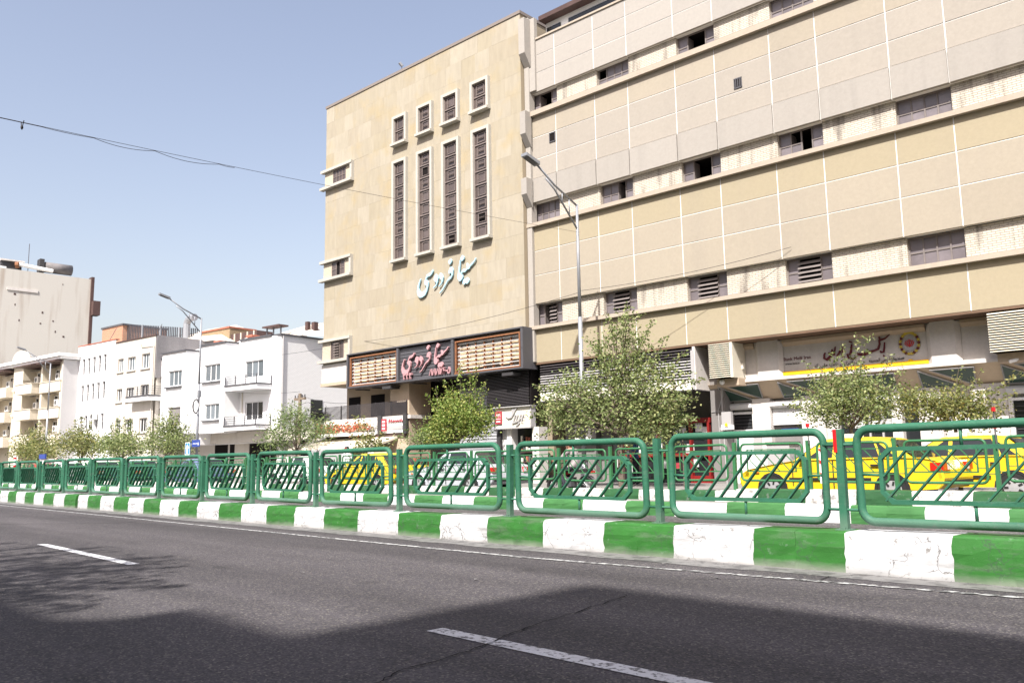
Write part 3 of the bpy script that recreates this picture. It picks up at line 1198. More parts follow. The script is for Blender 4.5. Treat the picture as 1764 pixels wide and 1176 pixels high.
def slit_window(a0, a1, z0, z1, rows, broken=()):
    """white stone surround standing proud of the cladding, brown panes set in it"""
    t = .14
    mb = MB()
    mb.fb(a0, a0 + t, .34, .52, z0 + .12, z1).fb(a1 - t, a1, .34, .52, z0 + .12, z1)
    mb.fb(a0 + t, a1 - t, .34, .52, z1 - t, z1)
    mb.fb(a0 - .02, a1 + .02, .34, .62, z0, z0 + .12)
    s = mb.build('window_surround', surround_m, tower)
    b0, b1, y0, y1 = a0 + t, a1 - t, z0 + .12, z1 - t
    MB().fb(b0, b1, .352, .362, y0, y1).build('dark_backing', dark_in, s)  # flat near-black sheet stands in for the darkness behind the panes
    fr = MB()
    Hh = (y1 - y0) / rows
    fr.fb(b0, b0 + .035, .37, .43, y0, y1).fb(b1 - .035, b1, .37, .43, y0, y1)
    for r in range(rows + 1):
        z = min(max(y0 + Hh * r, y0 + .02), y1 - .02)
        fr.fb(b0 + .035, b1 - .035, .372, .425, z - .02, z + .02)
    w = b1 - b0
    for r in range(rows):          # the inner casement lines of every light
        za, zb = y0 + Hh * r, y0 + Hh * (r + 1)
        q = .24 * w
        fr.fb(b0 + q, b0 + q + .018, .385, .412, za + .1, zb - .1).fb(b1 - q - .018, b1 - q, .385, .412, za + .1, zb - .1)
        fr.fb(b0 + q + .018, b1 - q - .018, .386, .411, za + .1, za + .118).fb(b0 + q + .018, b1 - q - .018, .386, .411, zb - .118, zb - .1)
        if random.random() < .5:
            fr.fb(b0 + w * .3, b1 - w * .3, .40, .46, za + Hh * .48, za + Hh * .5)
    f = fr.build('window', steel_br, tower)
    for r in range(rows):
        if r in broken:
            za, zb = y0 + Hh * r, y0 + Hh * (r + 1)
            q = .24 * w
            MB().fb(b0 + .035, b0 + q, .375, .382, za, zb).fb(b1 - q, b1 - .035, .375, .382, za, zb).fb(b0 + q, b1 - q, .375, .382, za, za + .1).fb(b0 + q, b1 - q, .375, .382, zb - .12, zb).build('pane', pane_b, f)
            continue
        tt = random.uniform(-.004, .004)
        za, zb = y0 + Hh * r, y0 + Hh * (r + 1)
        p = MB()
        p.face([(b0 + .03, -.378 + tt, za), (b1 - .03, -.378 - tt, za), (b1 - .03, -.378 + tt, zb), (b0 + .03, -.378 - tt, zb)])
        p.build('pane', pane_b, f)

for (a0, a1) in ((-32.52, -31.45), (-30.68, -29.58), (-28.92, -27.78), (-27.0, -25.85)):
    slit_window(a0, a1, 16.72, 18.26, 2)
for k, (a0, a1) in enumerate(((-32.52, -31.45), (-30.70, -29.58), (-28.92, -27.76), (-26.97, -25.83))):
    slit_window(a0, a1, 10.83, 15.97, 8, {1: (6,), 2: (0,), 3: (1,)}.get(k, ()))

# corner windows with bands that run past the corner
for z0, z1, kind in ((15.87, 16.93, 0), (10.82, 11.9, 1), (6.45, 7.66, 2)):
    mb = MB()
    mb.fb(-38.5, -35.78, .34, .56, z1 - .12, z1 + .02).fb(-38.52, -35.76, .34, .60, z0 - .02, z0 + .12)
    mb.fb(-35.94, -35.78, .34, .52, z0 + .12, z1 - .12)
    s = mb.build('window_surround', surround_m, tower)
    MB().fb(-38.30, -37.55, .34, .40, z0 + .12, z1 - .14).fb(-36.42, -35.98, .34, .40, z0 + .12, z1 - .14).build('brick_panel', brick_side, tower)
    MB().fb(-37.55, -36.42, .352, .358, z0 + .12, z1 - .14).build('dark_backing', dark_in, s)  # another flat dark sheet, painted in place of an unlit room
    if kind == 0:
        window(tower, -37.55, -36.42, z0 + .12, z1 - .14, .42, 4, 2, steel_br, pane_b, .04, .025)
    elif kind == 1:
        window(tower, -37.55, -36.42, z0 + .12, z1 - .14, .42, 3, 2, steel_br, pane_b, .04, .03, 'window with its middle casement open', skip=((1, 0), (1, 1)))
    else:
        f = window(tower, -37.55, -36.42, z0 + .12, z1 - .14, .42, 3, 1, steel_br, pane_b, .04, .03, 'window with a metal louvre in the middle')
        for q in range(6):
            MB().fb(-37.2, -36.8, .40, .50, z0 + .2 + q * .14, z0 + .24 + q * .14).build('louvre_slat', steel_br, f)

MB().fb(-38.34, -34.9, .34, .40, 5.40, 6.36).build('pale_panel', conc_m, tower)
# ground floor recess under the sign: balcony, dark openings, roller shutter
mb = MB()
mb.fb(-38.3, -33.0, -1.3, -1.2, PAV, 5.24)
mb.fb(-33.0, -31.6, -1.3, .15, PAV, 5.2)
mb.build('recess_wall', conc_warm, tower)
for a0, a1, z0, z1 in ((-38.1, -37.1, 3.6, 4.72), (-36.2, -35.1, 3.6, 4.74), (-34.4, -33.3, 3.9, 4.76)):
    MB().fb(a0, a1, -1.24, -1.18, z0, z1).build('window', dark_in, tower)
MB().fb(-38.3, -31.4, -1.2, .25, 3.30, 3.46).build('balcony', conc_m, tower)
rl = MB()
for q in range(13):
    rl.fb(-38.3, -31.7, .20, .235, 3.50 + q * .052, 3.528 + q * .052)
for a in (-38.28, -36.9, -35.5, -34.1, -32.9, -31.75):
    rl.fb(a - .025, a + .025, .15, .2, 3.46, 4.18)
rl.build('balcony_rail', slat_black, tower)
for q in range(4):
    MB().fb(-38.2, -31.75, .16, .26 + .02 * (q % 2), 2.66 + q * .16, 2.81 + q * .16).build('fascia_board', white_m if q != 1 else slat_grey, tower)
MB().fb(-33.75, -33.45, .2, .34, 2.6, 3.52).build('pilaster', dgrey2, tower)
MB().fb(-31.85, -31.6, .2, .34, 2.6, 3.52).build('pilaster', dgrey2, tower)
MB().fb(-38.2, -31.7, -1.2, .2, 2.44, 2.64).build('shop_lintel', brown_clad, tower)
MB().fb(-31.6, -29.05, -1.3, -1.2, PAV, 5.24).build('entrance', dark_in, tower)
MB().fb(-31.2, -29.3, -1.15, -1.05, 2.3, 2.6).build('entrance_beam', dgrey2, tower)
sh = MB()
for q in range(30):
    z = PAV + .02 + q * .14
    sh.prism_x([(.66, z), (.615, z + .03), (.615, z + .105), (.66, z + .135)], -29.0, -26.55)
sh.build('roller_shutter', shutter_m, tower)
MB().fb(-29.05, -25.9, -1.3, -.68, PAV, 5.24).build('shutter_wall', dgrey2, tower)
MB().fb(-29.0, -26.5, -.72, -.4, 4.56, 5.2).build('shutter_box', dgrey2, tower)
for q in range(26):
    MB().fb(-26.5, -24.05, .16, .20, 3.56 + q * .062, 3.585 + q * .062).build('louvre_slat', slat_black, tower)
MB().fb(-26.55, -24.0, -.6, .1, 3.5, 5.24).build('louvre_back', dark_in, tower)
# shop front below
mb = MB()
mb.fb(-26.0, -25.75, -.3, .1, PAV, 2.58, 0).fb(-25.4, -25.15, -.3, .1, PAV, 2.58, 1).fb(-25.75, -25.4, -.3, .0, PAV, 2.58, 2)
mb.fb(-25.15, -23.95, -.5, -.3, PAV, 2.58, 3).fb(-23.95, -23.6, -.4, .15, PAV, 2.6, 4)
mb.build('shop_front', [dgrey2, white_m, shutter_w, dark_glass, conc_m], tower)
for q in range(4):
    MB().fb(-24.95, -24.1, -.3, -.2, .75 + q * .42, .78 + q * .42).build('shelf', brown_clad, tower)
    for z in range(6):
        if random.random() < .8:
            a = -24.9 + z * .14
            MB().fb(a, a + .08, -.27, -.2, .78 + q * .42, .78 + q * .42 + random.uniform(.1, .26)).build('goods', random.choice((cream_sign, terra_m, poster_m, dgrey)), tower)
for q in range(9):       # small stains and stencils on the reveal
    MB().fb(-23.85, -23.75, .15, .156, .6 + q * .2, .66 + q * .2).build('mark', dgrey, tower)

# ----- tall raised script on the stone
P_SIN = [(-26.79, 10.1), (-26.77, 10.06), (-26.83, 9.96), (-26.97, 9.86), (-27.11, 9.78), (-27.19, 9.68), (-27.33, 9.66), (-27.47, 9.57), (-27.61, 9.6), (-27.7, 9.53), (-27.61, 9.46), (-27.6, 9.37), (-27.65, 9.28), (-27.76, 9.21), (-27.84, 9.22), (-27.92, 9.32), (-27.93, 9.46), (-27.88, 9.77), (-27.81, 10.03), (-27.78, 10.17), (-27.74, 10.16), (-27.76, 9.97), (-27.81, 9.66), (-27.8, 9.57), (-27.74, 9.57), (-27.61, 9.7), (-27.5, 9.73), (-27.39, 9.72), (-27.33, 9.77), (-27.36, 9.93), (-27.32, 9.96), (-27.24, 9.87), (-27.14, 9.85), (-27.01, 9.93), (-26.89, 9.99), (-26.83, 10.07)]
P_D1 = [(-27.62, 10.37), (-27.5, 10.27), (-27.52, 10.18), (-27.64, 10.1), (-27.75, 10.19), (-27.72, 10.27)]
P_D2 = [(-27.62, 9.09), (-27.53, 9.01), (-27.41, 9.07), (-27.34, 9.01), (-27.22, 9.1), (-27.2, 9.18), (-27.3, 9.31), (-27.36, 9.31), (-27.39, 9.24), (-27.49, 9.29), (-27.59, 9.22)]
P_D3 = [(-28.39, 10.35), (-28.3, 10.26), (-28.32, 10.18), (-28.44, 10.08), (-28.54, 10.19), (-28.5, 10.27)]
P_FR = [(-28.36, 9.97), (-28.26, 9.91), (-28.23, 9.8), (-28.26, 9.56), (-28.38, 9.42), (-28.58, 9.34), (-28.74, 9.16), (-28.94, 8.96), (-29.11, 8.86), (-29.14, 8.88), (-28.94, 9.03), (-28.77, 9.23), (-28.61, 9.4), (-28.45, 9.51), (-28.33, 9.57), (-28.33, 9.66), (-28.39, 9.69), (-28.48, 9.66), (-28.53, 9.73), (-28.47, 9.89)]
P_DAL = [(-29.07, 9.8), (-28.95, 9.72), (-28.88, 9.57), (-28.93, 9.37), (-29.04, 9.25), (-29.17, 9.18), (-29.2, 9.2), (-29.07, 9.26), (-29.0, 9.36), (-29.0, 9.45), (-29.1, 9.55), (-29.14, 9.61), (-29.11, 9.74)]
P_VAV = [(-29.37, 9.8), (-29.25, 9.72), (-29.21, 9.57), (-29.26, 9.4), (-29.37, 9.23), (-29.54, 9.16), (-29.57, 9.19), (-29.42, 9.25), (-29.34, 9.36), (-29.4, 9.45), (-29.49, 9.5), (-29.52, 9.55), (-29.47, 9.72)]
P_SI = [(-29.58, 10.05), (-29.57, 9.96), (-29.67, 9.83), (-29.81, 9.76), (-29.94, 9.76), (-30.06, 9.65), (-29.95, 9.59), (-29.89, 9.5), (-29.91, 9.31), (-29.98, 9.11), (-30.12, 8.92), (-30.33, 8.84), (-30.5, 8.85), (-30.64, 8.98), (-30.69, 9.17), (-30.63, 9.45), (-30.52, 9.64), (-30.45, 9.75), (-30.42, 9.71), (-30.51, 9.52), (-30.56, 9.31), (-30.51, 9.17), (-30.33, 9.09), (-30.14, 9.14), (-30.04, 9.24), (-30.02, 9.35), (-30.11, 9.4), (-30.18, 9.47), (-30.16, 9.59), (-30.1, 9.66), (-30.01, 9.86), (-29.82, 9.91), (-29.68, 9.95), (-29.62, 10.03)]
GLYPHS = [P_SIN, P_D1, P_D2, P_D3, P_FR, P_DAL, P_VAV, P_SI]
lettering = thing('wall_lettering', 'large pale blue Persian script raised on the stone wall below the slit windows', 'lettering', BO, BETA)
for g in GLYPHS:
    MB().prism(g, -.46, -.40).build('letter', blue_m, lettering)
for a, z in ((-27.6, 9.5), (-28.4, 9.6), (-30.3, 8.95), (-29.0, 9.5), (-29.35, 9.5)):
    MB().tube([(a, -.34, z), (a, -.41, z)], .015, 6).build('fixing_pin', dgrey2, lettering)

# ----- the sign box
sign = thing('cinema_sign', 'long dark grey sign box with pink Persian script between two lattice panels of rusty slats', 'sign', (0, 26.52, -.025), BETA)
sign.scale = (1.0203, 1.0203, 1.0203)
mb = MB()
mb.fb(-35.02, -23.38, .36, 1.26, 6.50, 6.56).fb(-35.02, -23.38, .36, 1.26, 4.88, 4.94)
mb.fb(-35.02, -34.92, .36, 1.25, 4.94, 6.50).fb(-23.50, -23.38, .36, 1.25, 4.94, 6.50)
mb.fb(-31.22, -31.08, .6, 1.25, 4.94, 6.46).fb(-27.55, -27.40, .6, 1.25, 4.94, 6.46)
mb.build('sign_frame', dgrey, sign)
MB().fb(-34.86, -23.54, .38, .44, 4.94, 6.46).build('sign_back', conc_warm, sign)
for q in range(10):
    z = 4.955 + q * .15
    MB().fb(-31.08, -27.55, 1.02, 1.11 + .012 * (q % 2), z, z + .125).build('board', dgrey, sign)
MB().fb(-31.08, -27.55, .96, 1.01, 4.94, 6.46).build('board_back', dark_in, sign)
for g in GLYPHS:
    gg = [((x + 28.74) * .80 - 29.30, (z - 9.6) * .80 + 5.80) for x, z in g]
    MB().prism(gg, -1.25, -1.16).build('letter', pink_m, sign)
text_obj('numerals', '۴۴۴', .42, .1, pink_m, sign, (-30.45, -1.2, 5.12), width=.62)
text_obj('numerals', '۸۸۸۷۶۰۵', .44, .1, pink_m, sign, (-28.3, -1.2, 5.17), width=1.35)
for A0, A1, nv in ((-34.82, -31.26, 7), (-27.36, -23.58, 8)):
    fr = MB()
    fr.fb(A0, A1, 1.10, 1.2, 6.32, 6.38).fb(A0, A0 + .06, 1.10, 1.2, 5.0, 6.32).fb(A1 - .06, A1, 1.10, 1.2, 5.0, 6.32).fb(A0, A1, 1.12, 1.24, 4.95, 5.0)
    fr.build('lattice_frame', rust_m, sign)
    MB().fb(A0 + .07, A0 + .15, .5, 1.05, 5.0, 6.3).build('lattice_jamb', shutter_w, sign)
    random.seed(int(A0 * 10))
    zz = 5.05
    rows = 7
    for r in range(rows):           # weathered boards seen through the bars
        z0 = 5.16 + r * .165
        xx = A0 + .12
        while xx < A1 - .2:
            w = random.uniform(.35, .7)
            x2 = min(xx + w, A1 - .12)
            if not (r == 0 and random.random() < .6):
                MB().fb(xx + .006, x2 - .006, .90 + random.uniform(-.03, .03), 1.0 + random.uniform(-.02, .02), z0 + random.uniform(0, .01), z0 + .15).build('board', wood_m if r < 6 else slat_grey, sign)
            xx = x2
    for r in range(8):
        z0 = 5.04 + r * .172
        MB().tube([(A0 + .1, -1.10, z0), (A1 - .1, -1.10, z0)], .019, 6).build('lattice_bar', shutter_w, sign)
    for c in range(nv):
        a = A0 + .12 + (A1 - A0 - .24) * c / (nv - 1)
        MB().fb(a - .022, a + .022, .95, 1.07, 5.0, 6.3).build('lattice_post', rust_m, sign)
# brackets and floodlights under the box
for a in (-34.3, -33.0, -31.6, -30.1, -28.6, -27.2, -25.8, -24.4):
    MB().tube([(a, -.36, 4.80), (a - .1, -1.15, 4.78)], .03, 6).build('bracket', dgrey2, sign)
for a in (-32.0, -24.3):
    MB().fb(a - .3, a + .3, .55, 1.2, 4.66, 4.78).build('floodlight', dgrey2, sign)

# ----- shop sign with swash lettering
ss = thing('shop_sign', 'cream shop sign board with silver swash script under the dark louvre', 'sign', BO, BETA)
mb = MB()
mb.fb(-25.85, -23.9, .05, .30, 2.60, 3.44, 0).fb(-25.88, -23.86, .03, .34, 2.56, 2.62, 1).fb(-25.95, -23.8, .03, .42, 3.44, 3.48, 1)
mb.build('board', [cream_sign, slat_grey], ss)
MB().fb(-23.9, -23.84, .04, .33, 2.62, 3.44).build('side_panel', slat_grey, ss)
mb = MB()
stroke(mb, [(-25.25, 3.10, .03), (-25.1, 3.0, .06), (-24.92, 3.03, .08), (-24.78, 3.2, .07), (-24.68, 3.34, .06), (-24.6, 3.4, .03)], -.36, -.31)
for a in (-24.8, -24.66, -24.5, -24.36):
    stroke(mb, [(a, 2.82, .05), (a + .05, 2.98, .06), (a + .12, 3.12, .05)], -.36, -.31)
stroke(mb, [(-24.88, 2.78, .05), (-24.7, 2.82, .06), (-24.5, 2.86, .05), (-24.38, 2.98, .05)], -.36, -.31)
stroke(mb, [(-24.68, 2.64, .03), (-24.55, 2.72, .05), (-24.45, 2.8, .05)], -.36, -.31)
mb.build('script', slat_grey, ss)
for q in range(5):
    MB().fb(-24.36 + q * .05, -24.24 + q * .055, .30, .31, 2.74 + q * .12, 2.765 + q * .12).build('small_line', dgrey, ss)
MB().fb(-24.88, -24.76, .31, .35, 3.22, 3.38).build('stud', slat_grey, ss)
tg = thing('number_plate_sign', 'small red sign with white numerals at the left end of the cream shop board', 'sign', BO, BETA)
MB().fb(-25.82, -25.46, .31, .36, 2.78, 3.30).build('plate', redbox_m, tg)
text_obj('numerals', '۵۳۱', .2, .008, white_m, tg, (-25.64, -.365, 3.13), width=.24)
MB().fb(-25.78, -25.5, .361, .366, 2.98, 3.0).build('line', white_m, tg)
MB().fb(-25.76, -25.52, .361, .366, 2.86, 2.90).build('line', white_m, tg)
tg = thing('red_shop_sign', 'small red sign with white marks on the white boards under the balcony', 'sign', BO, BETA)
MB().fb(-33.4, -33.08, .30, .36, 2.76, 3.34).build('plate', redbox_m, tg)
for q in range(3):
    MB().fb(-33.34, -33.14, .361, .366, 2.84 + q * .16, 2.92 + q * .16).build('line', white_m, tg)
tl = thing('red_lettering', 'red Persian lettering on the white boards right of the small red sign', 'lettering', BO, BETA)
mb = MB()
random.seed(8)
x = -32.95
while x < -31.95:
    stroke(mb, [(x, 3.22 + random.uniform(0, .06), .03), (x + .06, 3.17, .045), (x + .13, 3.2 + random.uniform(0, .12), .03)], -.34, -.30)
    x += .14
mb.build('script', redbox_m, tl)

# ---------------------------------------------------------------- the long office wing
wing = thing('office_building', 'long tan panelled office building with three bands of brick and steel windows above a bank', 'building', BO, BETA)
J = [-24.05, -22.43, -20.40, -18.80, -16.69, -15.06, -12.98, -11.38, -9.16, -7.53, -5.45, -3.82, -1.74, -.1]
WB = [(J[i] + .02, J[i + 1] - .03) for i in range(0, len(J) - 1, 2)]
bands = {'A': (15.97, 16.85), 'B': (11.08, 12.0), 'C': (6.72, 7.66)}
holes = [(w[0], w[1], *bands[k]) for k in 'ABC' for w in WB]
mb = MB()
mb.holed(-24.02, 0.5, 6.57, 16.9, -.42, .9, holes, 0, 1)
mb.build('wall', [conc_warm, dark_in], wing)  # reveals coloured near black so the rooms behind look unlit
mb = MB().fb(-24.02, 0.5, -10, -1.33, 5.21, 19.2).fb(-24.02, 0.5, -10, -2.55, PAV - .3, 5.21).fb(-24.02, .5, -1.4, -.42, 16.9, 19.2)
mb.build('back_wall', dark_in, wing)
def panel_band(z0, z1, splits, m, n=0.0, backing=True):
    zs = [z1] + list(splits) + [z0]
    if backing:
        MB().fb(-24.02, .5, -.42, n - .014, z0 + .003, z1 - .003).build('panel_backing', jointw_m, wing)
    g = .018
    for i in range(len(J) - 1):
        for k in range(len(zs) - 1):
            mm = m[k] if isinstance(m, list) else m
            t = random.uniform(-.003, .003)
            x0, x1 = J[i] + (g if i else .03), J[i + 1] - g
            a, b = zs[k + 1] + (g if k < len(zs) - 2 else 0), zs[k] - (g if k else 0)
            nn = n + (.05 if (isinstance(m, list) and mm is spandrel_m) else 0)
            MB().fb(x0, x1, n - .10, nn + t, a, b).build('facade_panel', mm, wing)
random.seed(17)
panel_band(16.85, 19.2, (18.48, 17.69), tan_top)
panel_band(12.0, 15.76, (14.84, 13.87, 13.04), [tan_mid, tan_up, tan_up, spandrel_m])
panel_band(7.68, 10.93, (9.90, 8.87), [tan_low, tan_mid, tan_mid])
panel_band(5.22, 6.58, (), tan_low)
for k, (z0, z1) in bands.items():
    lo = {'A': 15.76, 'B': 10.93, 'C': 6.58}[k]
    MB().fb(-24.06, .5, -.42, .17, lo, z0).build('sill_band', sill_m, wing)
    for i in range(1, len(J) - 1, 2):
        MB().fb(J[i] - .03, J[i + 1] + .02, -.42, -.17, z0 + .002, z1).build('brick_panel', brick_cream, wing)
    MB().fb(-24.05, J[0] + .16, -.42, -.17, z0 + .002, z1).build('jamb', tan_low, wing)

OPEN = {('A', 0): ((1, 0), (1, 1), (2, 0), (2, 1)), ('A', 1): ((0, 1),), ('A', 2): ((1, 0), (1, 1), (2, 0), (2, 1)), ('B', 1): ((2, 0), (2, 1)),
        ('B', 2): ((1, 0), (1, 1), (2, 0), (2, 1)), ('B', 3): ((1, 1), (2, 0), (2, 1)), ('C', 0): ((1, 0), (1, 1))}
LOUV = {('C', 0): (2, 3), ('C', 1): (1, 3), ('C', 2): (1, 3), ('C', 3): (1, 3)}
for k in 'ABC':
    z0, z1 = bands[k]
    for i, (a0, a1) in enumerate(WB):
        if i == 0: a0 += .14
        sk = OPEN.get((k, i), ())
        lv = LOUV.get((k, i))
        lab = None
        if sk: lab = 'steel window with an open casement'
        skip = set(sk)
        if lv:
            lab = 'steel window with louvre slats'
            skip |= {(c, r) for c in range(lv[0], lv[1]) for r in range(2)}
        f = window(wing, a0, a1, z0 + .002, z1 - .003, -.30, 4, 2, steel_gr, pane_m, .045, .045, lab, skip)
        if sk and len(sk) > 1:      # the opened leaf stands edge-on inside
            x = a0 + (a1 - a0) * (.25 if sk[0][0] == 1 else .5)
            MB().box(x, x + .03, .36, .75, z0 + .06, z1 - .06).build('open_casement', steel_gr, f)
        if lv:
            cwid = (a1 - a0) / 4
            x0, x1 = a0 + cwid * lv[0], a0 + cwid * lv[1]
            for q in range(5):
                z = z0 + .12 + q * .15
                MB().prism_x([(.30, z + .09), (.20, z), (.20, z - .018), (.30, z + .07)], x0, x1).build('louvre_slat', steel_gr, f)

# top storey set back behind the parapet, with its eave
MB().fb(-23.3, .5, -4, -.55, 19.15, 20.1).build('attic_wall', white_m, wing)
MB().fb(-24.0, .5, -.16, .05, 19.19, 19.27).build('parapet_coping', sill_m, wing)
MB().fb(-23.35, .5, -4.2, -.12, 20.1, 20.3).build('eave', brown_clad, wing)
MB().fb(-23.2, -22.45, -.56, -.50, 19.5, 19.85).build('attic_window', dark_glass, wing)
MB().fb(-22.0, -.3, -.56, -.50, 19.5, 19.85).build('attic_window', dark_glass, wing)
# pilaster strip and stepped capitals where the wing meets the stone block
MB().fb(-24.0, -23.74, -.2, .14, 5.25, 20.3).build('pilaster', tan_top, wing)
for z0, z1, w in ((18.55, 20.15, .34), (14.95, 15.95, .30), (12.3, 13.0, .30)):
    mb = MB()
    mb.fb(-23.98, -23.98 + w, .1, .5, z0, z1)
    mb.prism_x([(-.12, z0), (-.5, z0), (-.12, z0 - .55)], -23.98, -23.98 + w)
    mb.build('pilaster_capital', tan_top, wing)
mb = MB().fb(-23.74, -23.42, -.1, .1, 16.9, 20.2)
mb.build('pilaster', tan_top, wing)
for a0, a1, z0, z1, nb in ((-22.78, -22.46, 14.38, 14.80, 0), (-14.33, -14.03, 13.99, 14.37, 3)):
    mb = MB()
    mb.fb(a0, a1, .0, .03, z0, z0 + .04).fb(a0, a1, .0, .03, z1 - .04, z1).fb(a0, a0 + .03, 0, .03, z0, z1).fb(a1 - .03, a1, 0, .03, z0, z1)
    for q in range(nb):
        x = a0 + (a1 - a0) * (q + 1) / (nb + 1)
        mb.fb(x - .015, x + .015, .005, .025, z0, z1)
    v = mb.build('vent', dgrey, wing)
    MB().fb(a0, a1, .004, .008, z0, z1).build('vent_back', dark_in, v)

# ----- ground floor under the fascia
MB().fb(-24.0, .5, -1.7, .0, 5.14, 5.21).build('soffit', soffit_m, wing)
# long louvre box
MB().fb(-23.6, -16.50, -1.0, -.10, 3.62, 5.13).build('louvre_case', dark_in, wing)
MB().fb(-16.50, -16.40, -1.02, .0, 3.60, 5.13).build('louvre_end', conc_m, wing)
MB().fb(-23.6, -16.4, -1.0, -.02, 3.58, 3.62).build('louvre_base', dgrey2, wing)
for q in range(11):
    z = 4.02 + q * .10
    MB().prism_x([(-.0, z), (.07, z + .055), (.085, z + .05), (.015, z - .01)], -23.6, -16.52).build('louvre_slat', slat_grey if q < 7 else slat_black, wing)
MB().fb(-23.6, -16.52, -.12, -.01, 3.62, 3.96).build('louvre_panel', cream_sign, wing)
MB().fb(-16.56, -16.44, -.08, .03, 3.62, 5.0).build('louvre_post', slat_grey, wing)
# small louvre box and right louvre box
for A0, A1, N in ((-15.86, -14.95, 17), (-7.16, -3.8, 16)):
    z0, z1 = (3.96, 5.13) if N == 17 else (4.0, 5.08)
    MB().fb(A0 + .02, A1 - .1, -.9, -.08, z0, z1).build('louvre_case', dark_in, wing)
    MB().fb(A1 - .1, A1, -.9, .02, z0 - .03, z1).build('louvre_end', slat_cream, wing)
    for q in range(N):
        z = z0 + .01 + (z1 - z0 - .03) * q / (N - 1)
        MB().prism_x([(-.02, z - .01), (.055, z + .034), (.065, z + .022), (-.01, z - .024)], A0, A1 - .1).build('louvre_slat', slat_cream, wing)
    MB().fb(A0 + .1, A1 + .02, -.9, -.3, z0 - .28, z0 - .03).build('louvre_bracket', conc_warm, wing)

# grey pier and recess left of the bank
MB().fb(-16.4, -15.85, -1.6, -.95, PAV, 5.14).build('pier', wallgrey, wing)
MB().fb(-23.6, -16.4, -2.3, -1.9, PAV, 5.14).build('shop_wall', wallgrey, wing)
MB().fb(-23.55, -22.0, -1.9, -1.5, PAV, 3.58).build('shop_wall', wallgrey, wing)
# red framed kiosk front
mb = MB()
for a in (-20.6, -18.9, -17.5, -16.75):
    mb.fb(a, a + .09, -1.9, -1.2, PAV, 2.5)
mb.fb(-21.1, -16.63, -1.9, -1.22, 2.5, 2.68).fb(-20.45, -16.7, -1.9, -1.22, 1.30, 1.42)
mb.fb(-17.5, -16.63, -1.9, -1.23, PAV, .60)
mb.build('kiosk_frame', red_paint, wing)
MB().fb(-21.1, -16.63, -1.9, -1.35, PAV, 2.6).build('kiosk_glass', dark_glass, wing)
random.seed(77)
for q in range(26):
    a, z = random.uniform(-20.9, -16.95), random.uniform(.7, 2.3)
    w, h = random.uniform(.16, .34), random.uniform(.2, .42)
    d = .002 * q
    MB().fb(a, a + w, -1.34 + d, -1.338 + d, z, z + h).build('poster', poster_m if random.random() < .75 else redbox_m, wing)

# ----- bank front
mb = MB()
mb.fb(-15.85, -14.45, -1.4, -.92, 4.08, 5.14).fb(-14.45, -13.70, -1.4, -.80, 3.9, 5.14)
mb.fb(-13.70, -8.90, -1.4, -.95, 3.9, 5.14).fb(-8.90, -8.22, -1.4, -.80, 3.9, 5.14).fb(-8.22, .5, -1.4, -.94, 3.9, 5.14)
mb.build('bank_wall', conc_m, wing)
for a0, a1, s in ((-14.58, -14.45, 1), (-13.70, -13.57, -1), (-9.03, -8.90, 1), (-8.22, -8.09, -1)):
    poly = [(a0, .92), (a1, .80)] if s > 0 else [(a0, .80), (a1, .92)]
    mb = MB()
    b = [(poly[0][0], poly[0][1], 3.9), (poly[1][0], poly[1][1], 3.9), (poly[1][0], poly[1][1], 5.1), (poly[0][0], poly[0][1], 5.1)]
    mb.face(b)
    mb.build('splay', conc_m, wing)
mb = MB()
for a0, a1 in ((-15.5, -14.6), (-13.55, -9.05), (-8.07, -7.3)):
    mb.prism_x([(.80, 5.12), (.80, 5.02), (.95, 4.90), (.95, 5.12)], a0, a1)
mb.build('sign_bevel', conc_warm, wing)
MB().fb(-15.85, .5, -1.5, -.76, 3.80, 3.90).fb(-15.85, -14.5, -1.4, -.86, 3.9, 4.08).build('ledge', conc_m, wing)
# sloping bay heads with triangular green lights
mb = MB()
mb.prism_x([(.80, 3.80), (1.45, 3.22), (1.75, 3.22), (1.75, 3.80)], -16.4, .5)
mb.build('canopy_slope', canopy_m, wing)
def slope_pt(a, t):
    n0, z0, n1, z1 = -.775, 3.80, -1.43, 3.205
    return (a, -(n0 + (n1 - n0) * t), z0 + (z1 - z0) * t)
for c in range(5):
    base = -15.55 + c * 2.23
    for tri in (((base - .48, .12), (base + .62, .96), (base - .52, .96)), ((base - .15, .12), (base + 1.05, .12), (base + .95, .92))):
        p = [slope_pt(*q) for q in tri]
        nrm = Vector((0, -.67, -.74))
        off = nrm * .025
        mb = MB()
        mb.face([Vector(q) + off for q in p])
        g = mb.build('canopy_light', green_glass, wing)
        fr = MB()
        for i in range(3):
            fr.tube([Vector(p[i]) + off, Vector(p[(i + 1) % 3]) + off], .022, 4)
        fr.build('light_frame', slat_grey, g)
# piers, shutters and doors below
for a0, a1 in ((-16.35, -16.1), (-15.0, -14.35), (-13.25, -12.45), (-10.35, -10.05), (-9.55, -8.9), (-8.1, -7.15), (-5.5, -4.9)):
    MB().fb(a0, a1, -1.9, -1.32, PAV, 3.24).build('bank_pier', conc_m, wing)
MB().fb(-16.4, .5, -2.5, -1.75, PAV, 3.22).build('bank_back', white_m, wing)
MB().fb(-16.1, -15.0, -1.75, -1.5, PAV, 2.2).fb(-16.1, -16.0, -1.75, -1.48, 2.2, 2.95).fb(-15.1, -15.0, -1.75, -1.48, 2.2, 2.95).fb(-16.0, -15.1, -1.75, -1.49, 2.74, 2.82).build('bank_front', white_m, wing)
MB().fb(-16.0, -15.1, -1.75, -1.6, 2.2, 2.74).build('bank_window', dark_glass, wing)
for q in range(4):
    MB().fb(-15.98, -15.12, -1.6, -1.57, 2.28 + q * .12, 2.295 + q * .12).build('window_bar', dgrey, wing)
